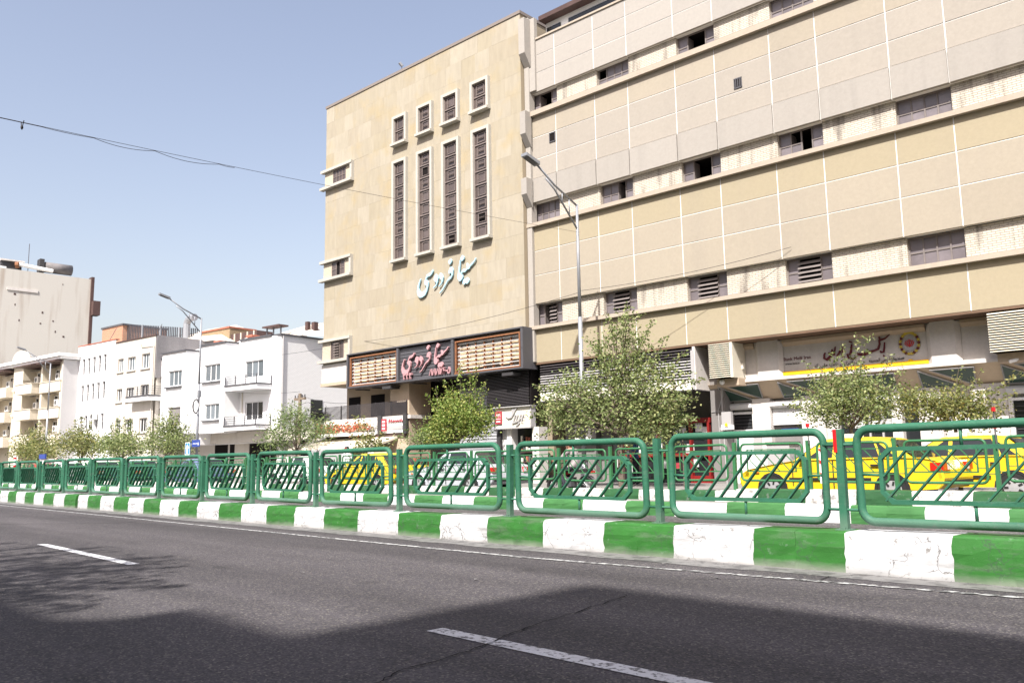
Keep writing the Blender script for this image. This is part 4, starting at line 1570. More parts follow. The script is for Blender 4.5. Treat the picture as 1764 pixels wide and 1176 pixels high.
for a0, a1 in ((-16.12, -15.02), (-14.38, -13.28), (-11.6, -10.4), (-7.15, -5.5)):
    mb = MB()
    ring = []
    for q in range(9):
        t = math.pi * q / 8
        ring.append((1.42 - .14 * math.sin(t) * (1 if q else 1), 3.0 + .12 * math.cos(t)))
    mb.prism_x([(1.5, 3.13), (1.38, 3.13), (1.30, 3.06), (1.30, 2.96), (1.36, 2.90), (1.5, 2.90)], a0, a1)
    mb.build('shutter_box', shutter_w, wing)
mb = MB()
for q in range(9):
    z = 2.30 + q * .07
    mb.prism_x([(1.50, z), (1.478, z + .015), (1.478, z + .055), (1.50, z + .07)], -14.33, -13.30)
mb.build('roller_shutter', shutter_w, wing)
MB().fb(-14.33, -13.3, -1.75, -1.6, PAV, 2.28).build('bank_door', wallgrey, wing)
MB().fb(-14.1, -13.5, -1.6, -1.58, 2.08, 2.18).build('door_plate', sign_navy, wing)
MB().fb(-12.35, -10.4, -1.75, -1.6, PAV, 2.5).build('bank_window', dark_glass, wing)
MB().fb(-12.45, -12.05, -1.7, -1.45, PAV, 2.55).build('bank_pier', conc_m, wing)
for a in (-11.75, -11.15, -10.75):
    MB().fb(a, a + .06, -1.6, -1.55, PAV, 2.7).build('mullion', slat_grey, wing)
for a, z in ((-11.6, 2.1), (-11.05, 1.95), (-10.7, 2.0)):
    MB().fb(a, a + .32, -1.58, -1.575, z, z + .36).build('poster', poster_m, wing)
MB().fb(-10.05, -9.55, -1.75, -1.6, PAV, 2.8).build('bank_window', dark_glass, wing)
MB().fb(-7.15, -7.05, -1.75, -1.48, PAV, 2.95).fb(-7.05, -5.5, -1.75, -1.5, 2.72, 2.8).build('bank_front', white_m, wing)
MB().fb(-7.05, -5.5, -1.75, -1.6, PAV, 2.7).build('bank_window', dark_glass, wing)
for q in range(6):
    MB().fb(-7.0, -5.5, -1.6, -1.57, 1.9 + q * .13, 1.915 + q * .13).build('window_bar', dgrey, wing)
MB().fb(-15.0, -14.7, -1.3, -1.26, 1.4, 1.9).build('meter_door', slat_grey, wing)
# conduits
cp = MB()
cp.tube([(-15.95, .92, 3.9), (-15.93, .92, 2.2), (-15.9, .92, PAV)], .025, 6)
cp.tube([(-15.87, .925, 3.95), (-15.9, .925, 3.4), (-16.1, .925, 2.9), (-16.1, .925, 1.2)], .018, 6)
cp.tube([(-16.38, .93, 2.85), (-15.86, .93, 2.86)], .014, 6)
cp.build('conduit', slat_grey, wing)

# ----- bank sign
bs = thing('bank_sign', 'bank sign of maroon Persian script with wreath emblem above a yellow strip', 'sign', BO, BETA)
DA = .145
STR = [[(-10.22, 4.9, .009), (-10.39, 4.78, .043), (-10.56, 4.74, .06), (-10.55, 4.63, .051), (-10.61, 4.48, .06), (-10.75, 4.44, .051)],
       [(-10.56, 4.85, .045), (-10.53, 4.79, .045)],
       [(-10.75, 4.44, .051), (-10.88, 4.41, .077), (-11.09, 4.35, .102), (-11.23, 4.38, .06), (-11.25, 4.42, .026)],
       [(-10.4, 4.67, .03), (-10.42, 4.51, .04), (-10.45, 4.37, .055), (-10.53, 4.37, .046), (-10.55, 4.42, .03)],
       [(-10.96, 4.52, .036), (-10.93, 4.48, .036)], [(-10.47, 4.27, .036), (-10.44, 4.23, .036)],
       [(-11.41, 4.72, .034), (-11.44, 4.55, .055), (-11.48, 4.39, .065), (-11.58, 4.41, .05), (-11.55, 4.3, .05), (-11.4, 4.24, .05), (-11.3, 4.3, .03)],
       [(-11.49, 4.81, .038), (-11.40, 4.77, .038)],
       [(-11.69, 4.7, .03), (-11.72, 4.5, .046), (-11.74, 4.36, .055), (-11.68, 4.32, .03)],
       [(-11.77, 4.61, .036), (-11.83, 4.46, .055), (-11.92, 4.38, .036)],
       [(-11.94, 4.69, .025), (-11.98, 4.53, .042), (-12.0, 4.41, .046)],
       [(-12.05, 4.62, .03), (-12.06, 4.5, .055), (-12.13, 4.38, .072), (-12.24, 4.3, .08), (-12.33, 4.35, .062), (-12.32, 4.47, .043), (-12.28, 4.53, .025)],
       [(-12.18, 4.52, .042), (-12.14, 4.47, .042)]]
for st in STR:
    mb = MB()
    stroke(mb, [(x + DA, z + .03, w * 1.15) for x, z, w in st], .90, .942)
    # the letters stand just proud of the wall
    o = mb.build('letter', maroon_m, bs)
text_obj('latin_name', 'Bank Melli Iran', .16, .01, maroon_m, bs, (-13.1, .938, 4.47), width=.93)
text_obj('web_address', 'www.bmi.ir', .11, .01, black_m, bs, (-13.27, .938, 4.31), width=.52)
text_obj('small_line', '\ufeea\ufee8\ufeb4\ufea4\ufedf\ufe8d \ufebd\ufeae\ufed7 \ufed5\ufeed\ufeaa\ufee8\ufebb', .15, .01, black_m, bs, (-10.25, .938, 4.16), width=1.05)
text_obj('small_line', '\ufeaa\ufedb \ufef0\ufee0\ufee3 \ufeda\ufee7\ufe8e\ufe91 \ufef1\ufead\ufe8d\ufeb0\ufe98\ufed7\ufeae\ufebb', .15, .01, black_m, bs, (-11.8, .938, 4.14), width=1.5)
mb = MB()
mb.prism([(-13.60, 3.93), (-9.02, 3.93), (-9.02, 4.05), (-9.44, 4.05), (-9.5, 4.10), (-9.56, 4.10), (-9.62, 4.05), (-13.60, 4.05)], .88, .945)
mb.build('strip', yellow_m, bs)
em = (-9.53, .925, 4.59)
mb = MB()
for i in range(28):
    a0, a1 = 2 * math.pi * i / 28, 2 * math.pi * (i + 1) / 28
    mb.face([(em[0], em[1], em[2]), (em[0] + .20 * math.cos(a0), em[1], em[2] + .235 * math.sin(a0)), (em[0] + .20 * math.cos(a1), em[1], em[2] + .235 * math.sin(a1))])
mb.build('emblem_disc', slat_grey, bs)
mb = MB()
ang = [(-75, -20), (-15, 40)]
for s in (-1, 1):
    for q in range(9):
        t = rad(-80 + q * 16)
        c = (em[0] + s * .27 * math.cos(t), em[2] + .32 * math.sin(t))
        d = Vector((-s * math.sin(t), math.cos(t)))
        n = Vector((d.y, -d.x))
        mi = q % 2
        mb.prism([(c[0] - d.x * .075, c[1] - d.y * .075), (c[0] + n.x * .05, c[1] + n.y * .05), (c[0] + d.x * .075, c[1] + d.y * .075), (c[0] - n.x * .05, c[1] - n.y * .05)], em[1] - .012, em[1] + .01, mi)
mb.build('wreath', [gold_m, maroon_m], bs)
arc = [(em[0] + .25 * math.cos(rad(a)), em[2] + .33 * math.sin(rad(a)), .085 if 50 < a < 130 else .05) for a in range(40, 141, 10)]
mb = MB()
stroke(mb, arc, em[1] - .014, em[1])
mb.build('crown_band', gold_m, bs)
mb = MB()
stroke(mb, [(em[0], em[2] + .13, .02), (em[0], em[2] + .0, .035), (em[0], em[2] - .12, .02)], em[1] - .02, em[1] - .006)
for s in (-1, 1):
    stroke(mb, [(em[0] + s * .03, em[2] + .1, .015), (em[0] + s * .07, em[2] + .02, .03), (em[0] + s * .02, em[2] - .1, .02)], em[1] - .02, em[1] - .006)
    stroke(mb, [(em[0] + s * .08, em[2] + .1, .015), (em[0] + s * .13, em[2] + .0, .03), (em[0] + s * .06, em[2] - .1, .015)], em[1] - .02, em[1] - .006)
mb.build('emblem', red_m, bs)

# ---------------------------------------------------------------- the row of older buildings down the street
LO, LB = (-60.797, 33.0, 0), .13

def simple_window(parent, a0, a1, z0, z1, n, cols, fm, pm, fw=.07, sill=None, label=None):
    f = window(parent, a0, a1, z0, z1, n, cols, 1, fm, pm, fw, .06, label)
    if sill:
        MB().fb(a0 - .18, a1 + .18, n, n + sill[1], z0 - .13, z0 - .02).build('window_sill', sill[0], f)
    return f

def rail(parent, a0, a1, n0, n1, z0, z1, m, n_bars=4, posts=4):
    """balcony guard: front run and the return facing right"""
    mb = MB()
    for q in range(n_bars):
        z = z0 + (z1 - z0) * (q + 1) / n_bars
        mb.tube([(a0, -n1, z), (a1, -n1, z), (a1, -n0, z)], .018, 4)
    for q in range(posts):
        a = a0 + (a1 - a0) * q / (posts - 1)
        mb.fb(a - .03, a + .03, n1 - .03, n1 + .03, z0, z1)
    mb.fb(a1 - .03, a1 + .03, n0, n0 + .05, z0, z1)
    return mb.build('balcony_rail', m, parent)

b5 = thing('apartment_building', 'bright white modernist apartment building with two stacked corner balconies and a blank brick side', 'building', LO, LB)
dk = dgrey
# balcony bay (plane 0), middle block (1.4), left block (2.7), recessed far left (1.4)
H5 = [(-5.75, -4.55, 7.62, 9.72), (-3.55, -1.05, 8.30, 9.68), (-5.75, -4.55, 4.35, 6.32), (-3.4, -1.0, 4.85, 6.32)]
M5 = [(-7.25, -4.9, 8.15, 9.58), (-7.05, -4.9, 4.98, 6.30)]
L5 = [(-10.6, -8.45, 7.9, 9.23), (-10.5, -8.45, 4.5, 6.16)]
mb = MB()
mb.holed(-7.4, 0.0, 3.9, 11.45, 0, .22, H5)
mb.holed(-7.9, -4.2, 3.9, 11.2, 1.4, .22, M5)
mb.holed(-11.6, -7.9, 3.9, 10.75, 2.7, .22, L5)
mb.holed(-17.0, -11.6, 3.0, 10.65, 1.4, .22, [(-14.6, -13.9, 7.55, 9.2), (-15.0, -13.9, 4.4, 6.3)])
for a, n0, n1, z in ((-4.2, -.1, 1.4, 11.2), (-7.9, 1.2, 2.7, 10.75)):
    mb.face([(a, -n1, 3.9), (a, -n0, 3.9), (a, -n0, z), (a, -n1, z)])
mb.fb(-17.0, 0.9, -5.0, -.26, 3.0, 11.44)
mb.fb(-7.9, -4.42, -.26, 1.16, 3.9, 11.19).fb(-17, -7.9, -.26, 1.16, 3.0, 10.6).fb(-11.6, -8.12, 1.16, 2.46, 3.9, 10.74)
# rounded-off end of the front
mb.face([(0, 0, 3.9), (.9, .26, 3.9), (.9, .26, 11.44), (0, 0, 11.44)])
mb.build('wall', wallw2, b5)
mb = MB().fb(.9, .93, -14.5, -.27, PAV, 11.3)
mb.build('side_wall', brick_white, b5)
MB().fb(-17, .9, -14.5, -5, PAV, 11.2).build('rear_block', wallw2, b5)
MB().fb(.93, .97, -4.4, -3.2, 4.9, 6.45).build('side_window', dark_glass, b5)
mb = MB()
for q in range(9): mb.fb(.95, 1.5, -4.9, -3.3, 4.6 + q * .1, 4.63 + q * .1)
mb.build('side_rail', slat_black, b5)
mb = MB()
mb.fb(-4.28, .02, -.3, .14, 11.45, 11.58).fb(-7.95, -4.15, .2, 1.54, 11.2, 11.33).fb(-11.65, -7.85, 1.2, 2.84, 10.75, 10.88).fb(-17, -11.65, .9, 1.5, 10.65, 10.76).fb(.02, 1.05, -14.5, -.1, 11.44, 11.57)
mb.build('coping', dk, b5)
MB().tube([(1.02, .35, 11.4), (1.02, .35, PAV)], .06, 8).build('downpipe', slat_grey, b5)
for (a0, a1, z0, z1), c in zip(H5, (1, 3, 2, 3)):
    simple_window(b5, a0, a1, z0, z1, -.12, c, white_m, sky_glass if z0 > 7 else dark_glass)
for (a0, a1, z0, z1) in M5 + L5[:1]:
    n = 1.28 if a1 > -7.8 else 2.58
    f = simple_window(b5, a0, a1, z0, z1, n, 3, white_m, sky_glass)
    MB().fb(a0 - .25, a1 + .1, n, n + .32, z0 - .14, z0 - .03).build('window_sill', dk, f)
simple_window(b5, *L5[1], 2.58, 1, white_m, brown_pane if False else wallgrey)
simple_window(b5, -14.6, -13.9, 7.55, 9.2, 1.28, 1, white_m, sky_glass)
simple_window(b5, -15.0, -13.9, 4.4, 6.3, 1.28, 2, white_m, dark_glass)
for z0, z1 in ((7.18, 7.55), (4.0, 4.32)):
    MB().fb(-4.2, .1, 0, 1.42, z0, z1).build('balcony', wallw2, b5)
    MB().fb(-4.25, .15, 0, 1.5, z1, z1 + .1).build('balcony_edge', dk, b5)
    rail(b5, -4.15, .1, .05, 1.42, z1 + .1, z1 + .78, dk)
MB().fb(-17.5, -13.8, .2, 2.7, 7.0, 7.36).build('balcony', wallw2, b5)
MB().fb(-17.55, -13.75, .2, 2.76, 7.36, 7.48).build('balcony_edge', dk, b5)
rail(b5, -17.45, -13.85, 1.4, 2.66, 7.48, 8.25, dk, 4, 5)
MB().fb(-.55, -.05, .0, .04, 5.0, 7.0).build('balcony_fin', wallw2, b5)
MB().tube([(-3.75, -.05, 7.15), (-3.72, -.05, 4.4)], .045, 6).build('downpipe', slat_cream, b5)
# ground floor of the white building: cream band, dark shop openings
MB().fb(-17, .9, -5, -.9, PAV, 3.9).build('shop_wall', conc_m, b5)
MB().fb(-8.9, 5.2, -.85, .2, 3.1, 3.95).build('shop_fascia', wallc, b5)
random.seed(6)
for a0, a1, m in ((-8.8, -7.0, dark_in), (-6.6, -6.0, dark_in), (-5.9, -3.9, wallc), (-3.8, -1.2, dark_in), (-1.0, -.3, dark_in), (-.2, 2.2, conc_m), (2.2, 4.0, dark_in)):
    MB().fb(a0, a1, -.9, -.82, PAV, 3.08).build('shop_opening', m, b5)
# roof clutter behind the parapets
roof = b5
mb = MB()
mb.face([(-5.6, 2, 11.7), (1.2, 2, 11.6), (-1.0, 6, 13.3), (-3.0, 6, 13.3)]).face([(1.2, 2, 11.6), (3.0, 10, 11.9), (-1.0, 6, 13.3)]).face([(-5.6, 2, 11.7), (-3, 6, 13.3), (-6.0, 8, 12.2)])
mb.build('tin_roof', roof_tin, roof)
for k in range(7):
    t = k / 6
    MB().tube([(-5.6 + 6.8 * t, 1.96, 11.72 - .1 * t), (-3.0 + 2.0 * t, 5.96, 13.34)], .03, 4).build('roof_seam', roof_tin, roof)
MB().fb(.1, .5, -4.2, -3.8, 12.2, 13.0).build('chimney', brown_clad, roof)
MB().fb(-.6, -.25, -4.0, -3.7, 12.3, 13.1).build('chimney', brown_clad, roof)
r2 = b5
mb = MB()
mb.face([(-22.5, 2.5, 13.1), (-12.4, 2.5, 12.6), (-15.5, 7, 14.9), (-20.5, 7, 15.0)]).face([(-12.4, 2.5, 12.6), (-9, 9, 12.4), (-15.5, 7, 14.9)])
mb.build('tin_roof', roof_tin, r2)
pp = thing('chimney_pipe', 'fat bent galvanised chimney pipe on the tin roof', 'pipe', LO, LB)
MB().tube([(-19.3, 4, 13.4), (-19.3, 4, 15.1), (-19.05, 4, 15.5), (-18.6, 4, 15.6), (-17.9, 4, 15.6)], .34, 10).build('duct', metal_lt, pp)
bp = thing('brick_parapet_house', 'brown brick rooftop house with an orange coping behind the white building', 'building', LO, LB)
MB().fb(-17.0, -12.3, -7, -4.2, 11, 13.95).build('wall', brick_brown, bp)
MB().fb(-17.05, -12.25, -7.1, -4.1, 13.95, 14.1).build('coping', terra_m, bp)
MB().fb(-18.4, -17.05, -7, -4.25, 11, 14.0).build('wall', roof_tin, bp)
MB().fb(-12.25, -8.2, -6, -4.3, 11, 13.3).build('shed', brown_clad, bp)
for q in range(4):
    a = -11.6 + q * 1.0
    MB().fb(a, a + .08, -4.3, -4.2, 12.3, 13.3).build('shed_post', slat_cream, bp)
random.seed(12)
for q, (a, kind) in enumerate(((-10.8, 0), (-6.6, 1), (-5.9, 0), (-7.4, 2))):
    o = MB()
    if kind == 0:
        o.fb(a - .35, a + .35, -2.6, -2.0, 11.4, 12.2)
        o.fb(a - .45, a + .45, -2.7, -1.9, 12.2, 12.35)
    elif kind == 1:
        blob(o, (a, 2.2, 11.75), .45)
    else:
        o.tube([(a - .4, 2.3, 11.75), (a + .4, 2.3, 11.75)], .3, 10)
    cl = thing(('chimney_stack', 'water_tank', 'roof_drum')[kind], ('small roof chimney nearer the lamp post' if q == 0 else 'small roof chimney nearer the brick side wall', 'round white tank on the white building roof', 'white drum lying on the white building roof')[kind], ('chimney', 'tank', 'drum')[kind], LO, LB)
    o.build('body', (terra_m, white_m, white_m)[kind], cl)
tb = thing('roof_canopy', 'dark flat canopy on posts above the white building parapet', 'canopy', LO, LB)
MB().fb(-4.2, -1.9, -3.0, -2.0, 12.75, 12.88).build('sheet', brown_clad, tb)
for a in (-4.0, -3.1, -2.1): MB().fb(a, a + .08, -2.4, -2.3, 11.5, 12.75).build('post', dgrey, tb)

b4 = thing('apartment_building', 'cream three storey building with grey cement gable between two white buildings', 'building', LO, LB)
H4 = []
for z0, z1 in ((9.98, 11.2), (7.2, 8.4), (4.3, 5.55)):
    for a0, a1 in ((-20.6, -19.6), (-18.8, -17.45), (-16.35, -14.95)):
        if z1 < 8.5 and a0 > -17: H4.append((a0, a1, z0 + .2, z1 + .1) if z1 > 6 else (a0, a1, z0, z1))
        else: H4.append((a0, a1, z0, z1 + (.1 if a0 > -17 else 0)))
mb = MB()
mb.holed(-21.15, -14.1, PAV, 12.75, 2.0, .2, H4)
mb.fb(-21.15, -14.1, -9, 1.78, PAV, 12.6)
mb.build('wall', wallc, b4)
MB().fb(-14.12, -14.0, -6.5, 1.95, 9, 12.8).build('gable', cem_m, b4)
MB().fb(-21.15, -14.0, 1.8, 2.08, 12.75, 12.84).build('coping', brown_clad, b4)
for (a0, a1, z0, z1) in H4:
    f = simple_window(b4, a0, a1, z0, z1, 1.84, 3, white_m, dark_glass if z1 < 9 else sky_glass, .06)
    MB().fb(a0 - .15, a1 + .1, 2.0, 2.12, z0 - .12, z0).build('window_sill', wallc, f)
MB().tube([(-16.4, -2.06, 12.2), (-16.4, -2.1, 11.95), (-14.25, -2.1, 11.9), (-14.25, -2.1, 4)], .04, 6).build('downpipe', wallc, b4)

b3 = thing('apartment_building', 'plain bright white building with three rows of five slim deep windows', 'building', LO, LB)
H3 = []
for z0, z1, k in ((10.2, 11.8, 0), (7.6, 9.2, 1), (4.7, 6.2, 2)):
    for q in range(5):
        a = -27.7 + 1.055 * q
        H3.append((a, a + .62, z0 + .03 * q, z1 + .03 * q))
mb = MB()
mb.holed(-28.6, -21.2, PAV, 13.1, 2.0, .24, H3)
mb.fb(-28.6, -21.2, -9, 1.75, PAV, 12.9)
mb.build('wall', wallw2, b3)
MB().fb(-28.6, -21.15, 1.7, 2.06, 13.1, 13.19).build('coping', terra_m, b3)
for h in H3:
    window(b3, h[0], h[1], h[2], h[3], 1.84, 1, 2, slat_grey, dark_glass, .05, .04)

bb = thing('roof_stair_house', 'orange brick stair house with a flat lid on the white building roof', 'building', LO, LB)
MB().fb(-36.4, -31.9, -9, -4, 12, 16.4).build('wall', brick_orange, bb)
MB().fb(-36.55, -31.75, -9.1, -3.9, 16.4, 16.58).build('lid', dgrey, bb)
rf = thing('roof_railing', 'tall thin grey railing along the far roof behind the stair house', 'railing', LO, LB)
for q in range(46):
    a = -33.2 + q * .33
    MB().fb(a, a + (.16 if q % 11 == 2 else .05), -4.6, -4.5, 13.2, 16.75 - q * .048).build('bar', metal_lt if q % 11 == 2 else dgrey, rf)
MB().tube([(-33.2, 4.55, 14.8), (-18.2, 4.55, 14.1)], .03, 4).build('rail', dgrey, rf)
an = thing('aerial', 'rod aerials leaning above the cream building parapet', 'aerial', LO, LB)
for a, b, z in ((-29.6, -27.6, 14.2), (-20.2, -18.9, 13.6)):
    MB().tube([(a, 1.0, z - 1.0), (b, 1.2, z + 1.1)], .03, 4).build('rod', dgrey, an)

b2 = thing('apartment_building', 'ornate cream apartment building with stacked balconies full of air conditioners and a deep cornice', 'building', LO, LB)
mb = MB()
mb.fb(-60, -28.45, -8, 2.2, PAV, 12.0)
mb.fb(-28.9, -28.4, 2.2, 3.5, PAV, 11.75)
for a0, a1 in ((-39.6, -37.3), (-33.15, -32.75), (-46.5, -46.0)):
    mb.fb(a0, a1, 2.2, 3.5, PAV, 11.75)
mb.build('wall', wallb, b2)
MB().fb(-28.42, -28.36, -2, 3.48, PAV, 11.75).build('side_wall', wallside, b2)
mb = MB()
mb.fb(-60, -28.1, 2.0, 3.9, 11.8, 12.05).fb(-60, -27.95, 2.0, 4.1, 12.05, 12.35).fb(-28.5, -28.1, -3, 2.0, 11.8, 12.05).fb(-28.5, -27.95, -3, 2.0, 12.05, 12.35)
mb.build('cornice', wallw, b2)
mb = MB()
pl = [(-40.4, 12.35)]
for q in range(9):
    t = math.pi * (1 - q / 8)
    pl.append((-38.3 + 1.7 * math.cos(t), 12.5 + 1.0 * math.sin(t)))
pl.append((-36.2, 12.35))
mb.prism(pl, -3.6, -3.2)
mb.build('pediment', wallb, b2)
MB().prism([(-39.3, 12.5), (-37.3, 12.5), (-37.6, 13.0), (-38.3, 13.2), (-39.0, 13.0)], -3.62, -3.58).build('pediment_arch', wallside, b2)
AC_SPOTS = []
for z in (8.72, 6.12, 3.55):
    MB().fb(-33.1, -28.55, 2.2, 3.6, z, z + 1.0).fb(-33.15, -28.5, 2.2, 3.66, z + 1.0, z + 1.06).build('balcony', wallb, b2)
    mb = MB()
    mb.prism([(-37.05, z), (-33.2, z), (-33.2, z + 1.0), (-37.05, z + 1.0)], -4.3, -2.2)
    mb.fb(-37.1, -33.1, 2.2, 4.36, z + 1.0, z + 1.06)
    mb.build('balcony', wallb, b2)
    MB().fb(-46, -39.5, 2.2, 4.2, z - .05, z + 1.0).build('balcony', wallb, b2)
    for a0, a1 in ((-32.7, -31.3), (-36.9, -35.6), (-43.6, -42.3)):
        f = simple_window(b2, a0, a1, z + .9, z + 2.4, 2.28, 2, white_m, dark_glass)
        MB().prism_x([(-2.28, z + 2.75), (-3.0, z + 2.45), (-2.28, z + 2.7)], a0 - .2, a1 + .1).build('window_hood', wallw, f)
    MB().fb(-29.6, -28.95, 2.2, 2.26, z + .3, z + 2.5).build('door', brown_clad, b2)
    MB().fb(-34.2, -33.3, 2.2, 2.26, z + .3, z + 2.5).build('door', brown_clad, b2)
    AC_SPOTS += [(-30.5, z + 1.25, 2.9), (-35.0, z + 1.2, 3.0), (-41.6, z + 1.2, 3.1)]
    f = simple_window(b2, -39.0, -38.1, z + .75, z + 2.1, 3.52, 1, wallw, dark_glass)
    MB().fb(-39.3, -37.8, 3.5, 3.7, z + .55, z + .72).build('window_sill', wallw, f)
MB().fb(-37.0, -32.9, 2.2, 4.6, 11.5, 11.6).fb(-32.8, -28.5, 2.2, 4.2, 11.55, 11.66).fb(-45, -40.0, 2.2, 4.4, 11.45, 11.56).build('awning', brown_clad, b2)

# air conditioners: boxed units, each a thing
def make_ac(label):
    t = thing('air_conditioner', label, 'air conditioner')
    MB().box(-.42, .42, -.16, .16, 0, .62).build('casing', ac_m, t)
    g = MB()
    for q in range(14):
        a0, a1 = 2 * math.pi * q / 14, 2 * math.pi * (q + 1) / 14
        g.face([(-.1, -.165, .31), (-.1 + .24 * math.cos(a0), -.165, .31 + .24 * math.sin(a0)), (-.1 + .24 * math.cos(a1), -.165, .31 + .24 * math.sin(a1))])
    g.build('fan_grille', ac_gr, t)
    return t
ac0 = None
names = ['top', 'middle', 'lowest']
side = ['right hand', 'projecting corner', 'left hand']
for i, (a, z, n) in enumerate(AC_SPOTS):
    lab = 'white air conditioner on the %s balcony of the %s stack' % (names[i // 3], side[i % 3])
    p = (LO[0] + a * math.cos(LB) + n * math.sin(LB), LO[1] + a * math.sin(LB) - n * math.cos(LB), z)
    if ac0 is None:
        ac0 = make_ac(lab)
        ac0['group'] = 'air conditioners on facades'
        ac0.location = p
        ac0.rotation_euler = (0, 0, LB)
    else:
        dup(ac0, p, LB, lab, 'air conditioners on facades')
def at(o, be, a, n, z):
    return (o[0] + a * math.cos(be) + n * math.sin(be), o[1] + a * math.sin(be) - n * math.cos(be), z)
dup(ac0, at(LO, LB, -24.3, 2.25, 5.75), LB, 'white air conditioner on the plain white wall right of the slim windows', 'air conditioners on facades')
dup(ac0, at(BO, BETA, -22.35, -1.3, 2.0), BETA, 'air conditioner with black fan on the grey pier left of the red kiosk', 'air conditioners on facades')

b1 = thing('tall_building', 'tall block with a blank rain stained side wall and a brown clad rear edge', 'building', (-131, 30, 0), 0)
MB().box(-26, 0, -6, 11.4, 0, 29.0).build('wall', blank_m, b1)
MB().box(-1, .35, 11.4, 11.8, 0, 29.3).build('edge_cladding', brown_clad, b1)
MB().box(-.2, 1.3, 11.5, 12.5, 23.5, 25.6).build('projecting_box', brown_clad, b1)
MB().box(-26, -.2, -6.2, .3, 27.2, 29.3).build('white_corner', wallw, b1)
MB().box(0, .12, .5, 4.4, 26.0, 26.4).build('ledge', conc_m, b1)
random.seed(41)
for q in range(16):
    y, z = random.uniform(1, 10.5), random.uniform(9, 28)
    MB().box(0, .03, y, y + random.uniform(.1, .3), z, z + random.uniform(.1, .3)).build('patch', brown_clad, b1)
tk = thing('water_tank', 'grey cylindrical tank lying on the tall stained block', 'tank', (-132, 37.2, 29.6))
MB().tube([(-.2, -1.8, .55), (-.2, 1.8, .55)], .78, 14).build('drum', mat('tank_grey', (.15, .14, .14), .7, .3, var=.3, vscale=1), tk, True)
MB().box(-1, .4, -2.6, -2.0, -.4, 1.6).build('bracket', dgrey2, tk)
du = thing('roof_duct', 'white roof duct running beside the cylindrical tank', 'duct', (-131.5, 33.5, 29.3))
MB().tube([(0, -1.6, .6), (0, .2, .45), (0, 2.8, .25)], .28, 8).build('pipe', white_m, du)
MB().tube([(-.1, -2.0, .45), (.1, -1.6, .5)], .45, 10).build('fan_housing', rust_m, du)
ms = thing('roof_mast', 'thin mast on the tall stained block', 'mast', (-132, 33.2, 29))
MB().tube([(0, 0, 0), (0, 0, 4.2)], .05, 5).build('pole', dgrey, ms)
sh2 = thing('roof_shed', 'dark rooftop shed at the left end of the tall stained block', 'shed', (-133, 31.2, 29))
MB().box(-1, 1, -1.4, 1.2, 0, 1.3).build('walls', dgrey2, sh2)
MB().box(-1.3, 1.3, -1.6, 1.5, 1.3, 1.5).build('lid', conc_m, sh2)

# cream shop house with awning between the white building and the cinema
aw = thing('awning', 'cream shop awning beside the cinema with a dark arm', 'awning', BO, BETA)
MB().prism_x([(.0, 2.55), (-1.6, 2.05), (-1.6, 1.95), (.0, 2.45)], -39.5, -32.4).build('cloth', awning_m, aw)
MB().tube([(-35.8, -.2, 2.5), (-37.0, -1.5, 2.0), (-37.1, -1.5, 1.7)], .03, 6).build('arm', black_m, aw)
fl = MB()
random.seed(51)
def leaf_quad(mb, c, l, w, up=.35, mi=0, d=None):
    d = d or Vector((random.gauss(0, 1), random.gauss(0, 1), random.gauss(0, .7)))
    d = Vector(d).normalized()
    n = Vector((random.gauss(0, 1), random.gauss(0, 1) - .2, random.gauss(0, 1) + up))
    s = d.cross(n)
    s = s.normalized() if s.length > 1e-4 else d.orthogonal().normalized()
    c = Vector(c)
    b = len(mb.v)
    mb.v += [tuple(c), tuple(c + d * l * .5 + s * w * .5), tuple(c + d * l), tuple(c + d * l * .5 - s * w * .5)]
    mb.f.append((b, b + 1, b + 2, b + 3))
    mb.m.append(mi)
for q in range(900):
    leaf_quad(fl, (random.uniform(-38.6, -34.0), random.uniform(-.75, -.3), 2.95 + random.gauss(0, .16)), .13, .1)
fb_ = thing('flower_box', 'row of orange and pink flowers on the white shop fascia under the balcony', 'flowers', BO, BETA)
fl.build('blossoms', flower_m, fb_)['kind'] = 'stuff'
MB().fb(-38.6, -34, .25, .8, 2.60, 2.74).build('trough', white_m, fb_)

# ---------------------------------------------------------------- street furniture
def make_lamp(label, loc, top, rise=1.12, reach=2.65):
    t = thing('street_lamp', label, 'street lamp', loc, 0, 'street lamps along the far pavement')
    MB().tube([(0, 0, 0), (0, 0, .9)], .14, 12, r1=.135).build('base', metal_lt, t, True)
    MB().tube([(0, 0, .9), (0, 0, 6.0)], .085, 10, r1=.08).tube([(0, 0, 6.0), (0, 0, top)], .065, 10, r1=.05).build('pole', metal_lt, t, True)
    mb = MB()
    hz = top + rise
    mb.tube([(0, 0, top - .05), (0, -reach * .45, top + rise * .42), (0, -reach * .8, hz - .08)], .04, 8)
    mb.tube([(0, 0, top - .95), (0, -reach * .45, top + rise * .28), (0, -reach * .62, top + rise * .55)], .035, 8)
    for f in (.16, .3):
        mb.tube([(0, -reach * f, top + rise * f * .93), (0, -reach * f, top - .95 + (rise * .28 + .95) * f / .45)], .025, 6)
    mb.build('arm', metal_lt, t, True)
    h = MB()
    y0, y1 = -reach * .78, -reach * 1.03
    h.prism_x([(y0, hz - .14), (y0, hz - .02), (y1, hz + .16), (y1, hz + .06)], -.14, .14)
    hd = h.build('lamp_head', metal_lt, t)
    MB().prism_x([(y0 - .1, hz - .13), (y0 - .1, hz - .105), (y1 + .08, hz + .035), (y1 + .08, hz + .01)], -.1, .1).build('lens', dgrey, hd)
    return t
lampR = make_lamp('steel street lamp in front of the tan panelled building', (-19.55, 22.75, PAV), 10.2)
lampL = dup(lampR, (-51.3, 22.9, PAV), 0, 'steel street lamp with a coil of cable before the white building', 'street lamps along the far pavement')
